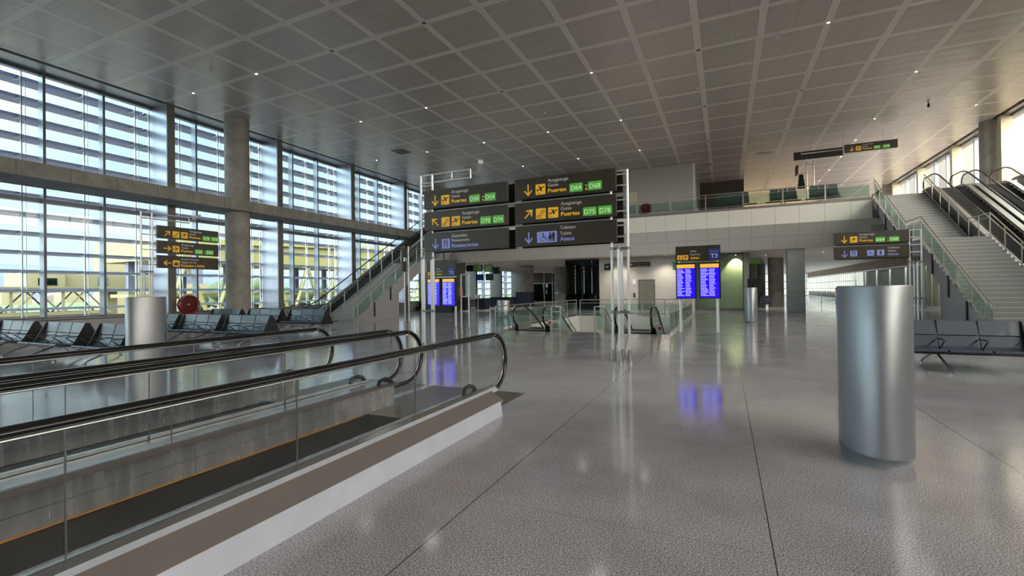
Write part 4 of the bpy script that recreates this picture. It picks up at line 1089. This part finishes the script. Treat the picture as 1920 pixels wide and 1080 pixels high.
# queue posts and red case in the far right corridor
for k, (x, y) in enumerate(((9.2, 58), (9.6, 53), (10.1, 48.5), (10.5, 45), (10.8, 42))):
    t = thing('barrier_post', ('thin barrier post in the bright corridor, %s' % ('farthest of five', 'second farthest of five', 'middle one of five', 'second nearest of five', 'nearest of five')[k]), 'post', (x, y, 0), 0, 'corridor barrier posts')
    MB().cyl((0, 0), .03, .02, 1.0, 10).build('pole', M['steel_satin'], t); MB().cyl((0, 0), .16, 0, .02, 16).build('base', M['black'], t)
t = thing('red_cabinet', 'small bright red cabinet standing in the far bright corridor', 'cabinet', (11.2, 62, 0))
MB().box((0, 0, .5), (.7, .5, 1.5)).build('case', M['red'], t, .02); MB().box((.25, .15, 0), (.45, .35, .5)).build('stand', M['black'], t)

# ---------------------------------------------------------------- ceiling fittings
LIT = {(0, -1), (2, -1), (4, 2), (2, 2), (4, 5), (2, 5), (0, 5), (6, 5), (8, 2), (8, 5), (8, 8), (12, 2), (14, 5), (14, 8), (14, 10), (14, 12), (14, 14), (14, 16), (16, 8), (4, 8), (6, 8), (2, 8)}
NAMES = []
ORD = ['first', 'second', 'third', 'fourth', 'fifth', 'sixth', 'seventh', 'eighth', 'ninth', 'tenth', 'eleventh', 'twelfth', 'thirteenth']
ROWJ = [-1, 2, 5, 8, 10, 11, 12, 14, 16, 17]
for i in range(0, 18, 2):
    for j in ROWJ:
        x = GX0+GXP*i; y = GY0+GYP*j
        lit = (i, j) in LIT
        if x > 13.5 or y > 50: continue
        if not lit and (j in (10, 12, 16) or i > 14 or (i < 12 and j > 8)): continue
        t = thing('downlight', '%s downlight in the metal ceiling, %s line from the left windows, %s row from camera' % ('lit' if lit else 'unlit', ORD[i//2], ORD[ROWJ.index(j)]), 'ceiling light', (x, y, ZC), 0, 'lit ceiling downlights' if lit else 'unlit ceiling downlights')
        MB().lathe([(.05, -.012), (.085, -.012), (.09, -.001)], n=16).build('trim_ring', M['lamp_ring'], t)
        MB().lathe([(0, -.006), (.052, -.006)], n=14).build('lens', M['lamp'] if lit else M['lamp_off'], t)
        if lit:
            d = bpy.data.lights.new('downlight_lamp', 'SPOT'); d.energy = 45; d.spot_size = 2.7; d.spot_blend = .7; d.color = (1, .96, .92); d.shadow_soft_size = .35
            o = bpy.data.objects.new('downlight_lamp', d); C.objects.link(o); o.parent = t; o.location = (0, 0, -.03)
for x, y, lab in ((-18.9, 12.1, 'pale camera dome under the ceiling, nearest to the left windows'), (-8.3, 22.5, 'pale camera dome under the ceiling above the big gate sign gantry'), (-1.0, 22.9, 'pale camera dome under the ceiling above the departures board'), (1.9, 19.5, 'pale camera dome under the ceiling, farthest right of the domes')):
    t = thing('dome_camera', lab, 'security camera', (x, y, ZC-.16), 0, 'ceiling camera domes')
    MB().lathe([(0, -.07), (.05, -.05), (.07, 0), (.07, .05), (.03, .06)], n=14).build('dome', M['white'], t); MB().cyl((0, 0), .02, .05, .16, 8).build('stem', M['alu'], t)
tag(MB().lathe([(0, -.12), (.05, -.1), (.06, 0), (.02, .1)], (9.6, 30.5), 12).xf(Matrix.Translation((0, 0, ZC-.1))).build('ceiling_sensor', M['black']), 'small dark sensor hanging in the bright ceiling patch on the right', 'sensor')
for x, y, lab in ((-19.3, 24.9, 'square dark ceiling grille above the left windows'), (-1.2, 38.0, 'dark ceiling slot near the stone core'), (-1.1, 41.0, 'dark ceiling slot farther past the stone core'), (2.6, 36.5, 'dark ceiling slot above the upper railing')):
    t = thing('ceiling_grille', lab, 'vent', (x, y, ZC))
    m = MB()
    for k in range(8): m.box((-.5+.125*k, -.5 if x < -5 else -.2, -.02), (-.44+.125*k, .5 if x < -5 else .2, -.001))
    m.build('grille_bars', M['alu_dark'], t)

# lamps of the lower hall
def lamp_low(x, y, e, lab, z=4.15, soft=.08):
    t = thing('downlight', lab, 'ceiling light', (x, y, z), 0, 'downlights under the mezzanine')
    MB().lathe([(.07, -.012), (.10, -.012), (.105, -.001)], n=16).build('trim_ring', M['lamp_ring'], t); MB().lathe([(0, -.006), (.072, -.006)], n=14).build('lens', M['lamp'], t)
    d = bpy.data.lights.new('downlight_lamp', 'SPOT'); d.energy = e; d.spot_size = 2.2; d.spot_blend = .7; d.color = (1, .9, .74); d.shadow_soft_size = soft
    o = bpy.data.objects.new('downlight_lamp', d); C.objects.link(o); o.parent = t; o.location = (0, 0, -.03)
for x, y, lab in ((-22, 40, 'small warm downlight above the blue counters under the mezzanine'), (-16, 38.5, 'small warm downlight in front of the left round columns'), (-13, 45, 'small warm downlight left of the dark glass room'),
                (-19, 52, 'small warm downlight near the far dark partition'), (6.5, 40, 'small warm downlight just right of the square pier'), (8, 48, 'small warm downlight farther along the bright corridor'),
                (2.9, 41, 'small warm downlight left of the square pier, by the green exit sign'), (10, 40, 'small warm downlight by the timber fins behind the right staircase'), (7, 60, 'small warm downlight far down the bright corridor'),
                (-7.5, 35.9, 'small warm downlight above the white arrow sign'), (-4.0, 35.9, 'small warm downlight above the running figure exit sign')):
    lamp_low(x, y, 260, lab)
t = thing('wall_washer', 'bright warm spotlight inside the glass room', 'ceiling light', (.75, 37.9, 4.1))
MB().cyl((0, 0), .08, -.05, .04, 14).build('housing', M['lamp_ring'], t); MB().cyl((0, 0), .05, -.056, -.05, 12).build('lens', M['lamp'], t)
d = bpy.data.lights.new('washer_lamp', 'SPOT'); d.energy = 260; d.spot_size = 1.5; d.spot_blend = .5; d.color = (1, .82, .5); d.shadow_soft_size = .03
o = bpy.data.objects.new('washer_lamp', d); C.objects.link(o); o.parent = t; o.location = (0, 0, -.07); o.rotation_euler = (.35, 0, 0)

# ---------------------------------------------------------------- outside
struct('ground', MB().box((-900, -300, -1.6), (-26.2, 700, -1.5)).box((14.7, -200, -.4), (300, 500, -.3)).box((-26.2, 62, -.6), (14.7, 500, -.5)), M['tarmac'])
struct('field', MB().box((-400, -200, -1.49), (-95, 500, -1.45)), M['grassland'])
# hills
def ridge(name, dist, h0, h1, seed, x0=-200, x1=900):
    rd = random.Random(seed); m = MB(); n = 90; pts = []
    ph = [rd.uniform(0, 6.28) for _ in range(6)]
    for i in range(n+1):
        y = x0+(x1-x0)*i/n
        h = h0+(h1-h0)*(.5+.5*sum(math.sin(y/(260/(k+1))+ph[k])/(k+1) for k in range(6))/2.2)
        pts.append((y, h))
    vs = []; fs = []
    for y, h in pts:
        for t, k in ((0, 0), (60, .35+.1*rd.random()), (130, .62+.12*rd.random()), (220, 1), (330, .5), (420, 0)): vs.append((-dist-t, y, -2+h*k))
    for i in range(n):
        for k in range(5): a = i*6+k; fs.append((a, a+1, a+7, a+6))
    m.add(vs, fs, 0, True); o = struct(name, m, M['mountain'])
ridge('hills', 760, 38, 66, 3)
rd = random.Random(5)
for k in range(30):
    d = 250+(k % 5)*36+rd.uniform(-5, 5); y = 60+(k//5)*34+(k % 3)*10; q = rd.uniform(5, 10); h = rd.uniform(4, 9)
    o = MB().prism([(-q/2, 0), (q/2, 0), (q/2, h*.7), (0, h), (-q/2, h*.7)], 0, -q/2, q/2).build('house', M['town'] if k % 3 else M['bldg_cream']); o.location = (-d, y, -1.5)
    tag(o, 'tiny pale gabled house of the distant town below the hills', 'house', 'distant town houses')
# jet bridge with truss
J = thing('jet_bridge', 'cream jet bridge cabin on a leg outside the left windows', 'jet bridge', (-62, 24, -1.5))
MB().box((-2, -.2, 3.9), (1.4, 9, 5.5)).build('tunnel', M['jet'], J, .08)
MB().box((-2.6, -3.2, 3.6), (1.9, -.2, 5.7)).build('end_cabin', M['jet'], J, .08)
MB().box((1.86, -2.3, 4.3), (1.95, -.9, 5.0)).build('cabin_window', M['darkglass'], J); MB().box((1.35, 2.6, 4.3), (1.45, 3.5, 5.2)).build('cabin_window', M['bldg_blue'], J)
MB().box((-.8, 4, 0), (.2, 4.9, 3.9)).build('leg', M['jet'], J)
J = thing('service_walkway', 'long cream lattice walkway crossing the apron outside the left windows', 'footbridge', (-42, 15, -1.5))
m = MB()
for z in (1.9, 3.5): m.box((-.15, -22, z), (.15, 4.2, z+.22)); m.box((-1.8, -22, z), (-1.55, 4.2, z+.22))
for k in range(10):
    y = -22+k*2.6
    for x in (0, -1.7): m.tube([(x, y, 2.0), (x, y+1.3, 3.6), (x, y+2.6, 2.0)], .07, 6)
    m.box((-.08, y, 2.0), (.08, y+.12, 3.6))
m.build('truss', M['jet'], J); MB().box((-1.8, -22, 3.75), (.2, 4.2, 3.85)).build('roof', M['jet'], J); MB().box((-1.7, -22, 1.75), (.1, 4.2, 1.9)).build('deck', M['tarmac'], J)
for k, y in enumerate((-18, -8, 2.6)): MB().box((-1.3, y, 0), (-.6, y+.8, 1.75)).build('leg', M['jet'], J)
B = thing('terminal_building', 'narrow cream block with a blue-grey building beyond the apron', 'building', (-90, 45, -1.5))
MB().box((3.5, -7.5, 0), (5, -3.4, 11)).build('main_block', M['bldg_cream'], B); MB().box((-20, 3, 5.5), (-10, 17, 12.2)).build('upper_block', M['bldg_blue'], B)
MB().box((-20, 3, 0), (-9.7, 18, 5.5)).build('lower_block', M['bldg_cream'], B); MB().box((-9.7, 3, 2.6), (-9.6, 17.5, 3.4)).build('window_band', M['darkglass'], B)
B = thing('canopy_pier', 'pier building with a pale yellow roof on big diagonal struts outside the far left windows', 'building', (-46, 24, -1.5))
MB().prism([(0, 8.2), (13, 9.0), (44, 10.2), (44, 9.7), (13, 8.5), (0, 7.7)], 0, -9, 1).build('roof', M['roof_yellow'], B)
MB().prism([(0, 7.7), (13, 8.5), (44, 9.6), (44, 6.6), (0, 6.3)], 0, -8.5, .6).build('fascia', M['roof_yellow'], B)
m = MB()
for k in range(9):
    y = .6+k*4.6
    m.tube([(.3, y, 0), (.3, y+2.3, 6.4)], .2, 6); m.tube([(.3, y+4.6, 0), (.3, y+2.3, 6.4)], .2, 6)
m.build('diagonal_struts', M['roof_yellow'], B)
m = MB()
for k in range(10): m.box((-4.5, .3+k*4.6, 0), (-4.1, .8+k*4.6, 6.4))
m.build('posts', M['bldg_blue'], B); MB().box((-6.5, 0, 3.0), (-3.5, 44, 3.3)).build('middle_floor', M['roof_yellow'], B)
rd = random.Random(11)
for k in range(14):
    x = -66-(k % 3)*5.5-rd.uniform(0, 1); y = 47+(k//3)*8+rd.uniform(0, 2)
    t = thing('tree', 'green tree behind the pier building outside the left windows', 'tree', (x, y, -1.5), 0, 'trees beyond the pier')
    h = rd.uniform(3, 5); m = MB()
    MB().cyl((0, 0), .2, 0, h*.5, 8).build('trunk', M['wood'], t)
    for q in range(7):
        a = rd.uniform(0, 6.28); rr = rd.uniform(.8, 1.6); c = (rd.uniform(-1, 1)*1.3, rd.uniform(-1, 1)*1.3, h*.45+rd.uniform(0, h*.45))
        m.lathe([(0, -rr), (rr*.7, -rr*.7), (rr, 0), (rr*.7, rr*.7), (0, rr)], (c[0], c[1]), 9)
        for i2 in range(len(m.v)-45, len(m.v)): m.v[i2] = (m.v[i2][0]+rd.uniform(-.15, .15), m.v[i2][1]+rd.uniform(-.15, .15), m.v[i2][2]+c[2])
    m.build('crown', M['tree'], t)
B = thing('terminal_building', 'sunlit cream building outside the right windows', 'building', (46, 40, -.3))
MB().box((0, -40, 0), (10, 60, 13)).build('main_block', M['bldg_cream'], B)
